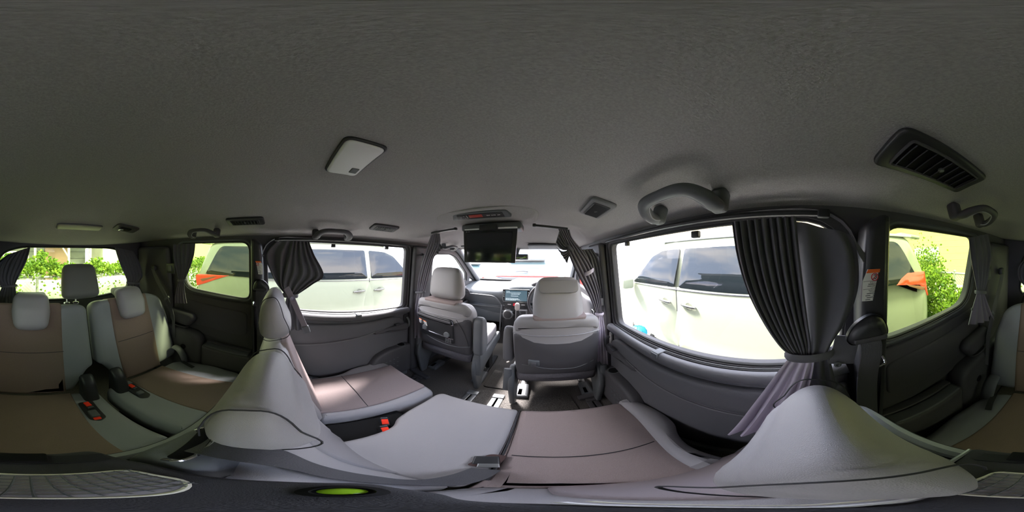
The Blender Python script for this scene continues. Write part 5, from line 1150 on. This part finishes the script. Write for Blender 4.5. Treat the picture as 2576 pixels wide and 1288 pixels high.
def leafmat(name, rgb, rgb2):
    m_ = mat(name, rgb, .55, var=.3, vscale=9, rgb2=rgb2, spec=.3)
    n = m_.node_tree; b = n.nodes['Principled BSDF']; o_ = n.nodes['Material Output']; tr_ = n.nodes.new('ShaderNodeBsdfTranslucent'); mx = n.nodes.new('ShaderNodeMixShader')
    src = b.inputs['Base Color'].links[0].from_socket; n.links.new(src, tr_.inputs[0]); mx.inputs[0].default_value = .35
    n.links.new(b.outputs[0], mx.inputs[1]); n.links.new(tr_.outputs[0], mx.inputs[2]); n.links.new(mx.outputs[0], o_.inputs[0]); return m_
LF1 = leafmat('ivy leaf green', (130, 158, 50), (64, 100, 30)); LF2 = leafmat('bush leaf green', (128, 156, 44), (52, 88, 24))
def f1():
    while True:
        x = random.uniform(-4.6, 1.3); h = 1.50+.10*math.sin(x*2.1)+.06*math.sin(x*7+1)+.05*math.sin(x*13)
        z = random.triangular(1.21, h+.04, 1.36); 
        if z < h: return (x, FY+random.uniform(-.16, .14), GZ+z)
leaves('ivy', 'bright green climber along the top of the fence behind the tailgate window', 6500, f1, .062, LF1)
def f2():
    x = random.uniform(-4.8, 1.2); 
    return (x, FY+random.uniform(-.10, .05), GZ+1.2*random.random()**1.6)
leaves('weeds', 'sparse green weeds low on the chain-link fence behind the tailgate window', 1500, f2, .055, LF1, 'weeds')
def f3():
    x = random.uniform(-5.2, -3.0); return (x, FY+.25+random.uniform(-.25, .25), GZ+1.5*random.random())
leaves('ivy', 'dense green climber hanging at the left, seen beside the left quarter curtain', 3600, f3, .06, LF1)
def f4():
    while True:
        x = random.uniform(1.0, 3.8); h = .98+.36*math.exp(-((x-2.6)/.35)**2)+.08*math.sin(x*9)+.05*math.sin(x*21)
        z = random.random()*1.5
        if z < h*(1 if x > 0 else 1): return (x, FY+.20+random.uniform(-.30, .35)*(1.2-z*.5), GZ+z)
leaves('bush', 'bright green bush against the fence outside the right quarter window', 11000, f4, .060, LF2, 'bush')
def f5():
    a = random.random(); x = 3.0+random.gauss(0, .22); return (x, FY-.1+random.uniform(-.2, .2), GZ+1.05+abs(random.gauss(0, .30)))
leaves('shrub', 'upright green shrub rising above the fence rail, right of the van tail', 1500, f5, .06, LF2, 'shrub')
CRM = mat('cream cladding', (158, 150, 106), .8, var=.04, vscale=2)
WWL = mat('white painted wall', (196, 198, 192), .8, var=.05, vscale=3)
m = MB(); m.rbox((-1.4, -3.35, GZ+.5), (7.4, .15, 1.05), .01); tag(m.build('low_wall', WWL), 'low white concrete wall showing through the fence mesh', 'wall')
# cream building behind the fence on the right
def building(name, o, size, label, mt, wins, axis, group=None, win_h=(1.2, 2.0), boards=True):
    x, y = o; sx, sy, sz = size; t = thing(name, (x, y, GZ), label, 'building', group)
    m = MB(); m.box((x, y, GZ+sz/2), (sx, sy, sz)); m.build('wall', mt, t, smooth=False)
    m = MB(); m.rbox((x, y, GZ+sz+.08), (sx+.5, sy+.5, .16), .03); m.build('roof', mat('roof trim', (226, 226, 222), .6), t)
    return t
def wins(t, faces, z0, z1, face, c, mt=None):
    """windows as frame + two panes on a face: face 'y' at y=c looking +y, or 'x' at x=c looking -x"""
    for (a, b) in faces:
        n = max(2, int(round((b-a)/.75)))
        def Q(u, v, w): return (u, c+w, GZ+v) if face == 'y' else (c-w, u, GZ+v)
        m = MB(); m.pad([(a, z0), (b, z0), (b, z1), (a, z1)], -.02, .05, .01, Q, step=1); w_ = m.build('window', GAL, t)
        for i in range(n):
            p, q = a+(b-a)*i/n+.04, a+(b-a)*(i+1)/n-.04
            m = MB(); m.pad([(p, z0+.05), (q, z0+.05), (q, z1-.05), (p, z1-.05)], .04, .055, .003, Q, step=1); m.build('pane', mat('pale window pane', (150, 168, 160), .08, coat=.4), w_)
t = building('warehouse', (9.6, -9.0), (14, 4, 4.6), 'cream warehouse behind the fence, seen through the right quarter window', CRM, 0, 0)
wins(t, [(6.3, 8.4), (10.5, 12.6)], 1.15, 2.0, 'y', -7.0)
for i in range(13):
    m = MB(); m.box((9.6, -6.995, GZ+.3+.34*i), (14, .012, .010)); m.build('siding_joint', mat('siding joint', (196, 188, 140), .8), t)
t = building('long_hall', (11.5, 4.0), (4, 18, 4.4), 'long beige hall with a row of windows, reflected in the glass of the left van', mat('beige wall', (176, 160, 124), .85), 0, 0)
wins(t, [(-3.8, -1.2), (0, 2.6), (4, 6.6), (8, 10.6)], 1.9, 3.0, 'x', 9.5)
t = building('shed_block', (-4.05, -8.6), (1.5, 2, 4.2), 'blank white block behind the ivy, at the left of the tailgate window', WWL, 0, 0)
t = building('storage_block', (-12.5, -8.6), (9, 3, 3.2), 'low cream block far behind the left climber', CRM, 0, 0)
# open steel shed
t = thing('open_shed', (-.5, -8.5, GZ), 'open shed with white steel posts and diagonal braces behind the fence', 'shed')
m = MB(); m.box((-.4, -9.6, GZ+1.7), (5.2, .2, 3.4)); m.build('back_wall', mat('grey shutter', (128, 134, 130), .7, var=.15, vscale=1.5), t, smooth=False)
m = MB(); m.box((-.4, -8.7, GZ+3.55), (5.6, 2.4, .2)); m.build('roof', PLG, t, smooth=False)
for i in range(7):
    m = MB(); m.box((-.4, -9.49, GZ+.5+.4*i), (5.2, .015, .03)); m.build('shutter_slat', mat('shutter joint', (92, 96, 94), .7), t)
m = MB(); m.box((-1.2, -9.2, GZ+1.0), (1.4, .5, 1.9)); m.build('brown_crate', mat('brown board', (120, 98, 82), .8), t)
for x in (-2.6, -1.5, .1, .45, 1.55):
    m = MB(); m.rbox((x, -7.6, GZ+1.75), (.11, .11, 3.5), .01); m.build('post', WWL, t)
for (a, b, c_, d) in ((-1.5, 1.2, -.75, 2.7), (-2.6, 1.2, -2.0, 2.2)):
    m = MB(); m.tube([(a, -7.6, GZ+a*0+1.4), (c_, -7.6, GZ+2.6)], .04, 6); m.build('brace', WWL, t)
m = MB(); m.rbox((1.5, -7.6, GZ+1.65), (2.2, .08, .10), .01); m.build('cross_rail', WWL, t)
# outer skin keeps daylight out above and below
m = MB(); m.grid([[(-.80+1.6*i/8, -1.42+3.3*j/8, 1.50-.08*abs(-1+i/4)**3) for i in range(9)] for j in range(9)], thick=-.02)
struct(m.build('roof', mat('own roof paint', (60, 60, 62), .4)))
for sg in (-1, 1):
    m = MB(); m.tube([(sg*.80, -1.40, 1.38), (sg*.80, .3, 1.40), (sg*.79, 1.75, 1.37)], .075, 8); struct(m.build('roof_edge', MATS['own roof paint']))
m = MB(); m.rbox((0, 3.0, .58), (1.5, .9, .30), .12, 4, taper=lambda a, b, c, p: (p.x, p.y, p.z-.06*b)); struct(m.build('bonnet', MATS['own roof paint']))
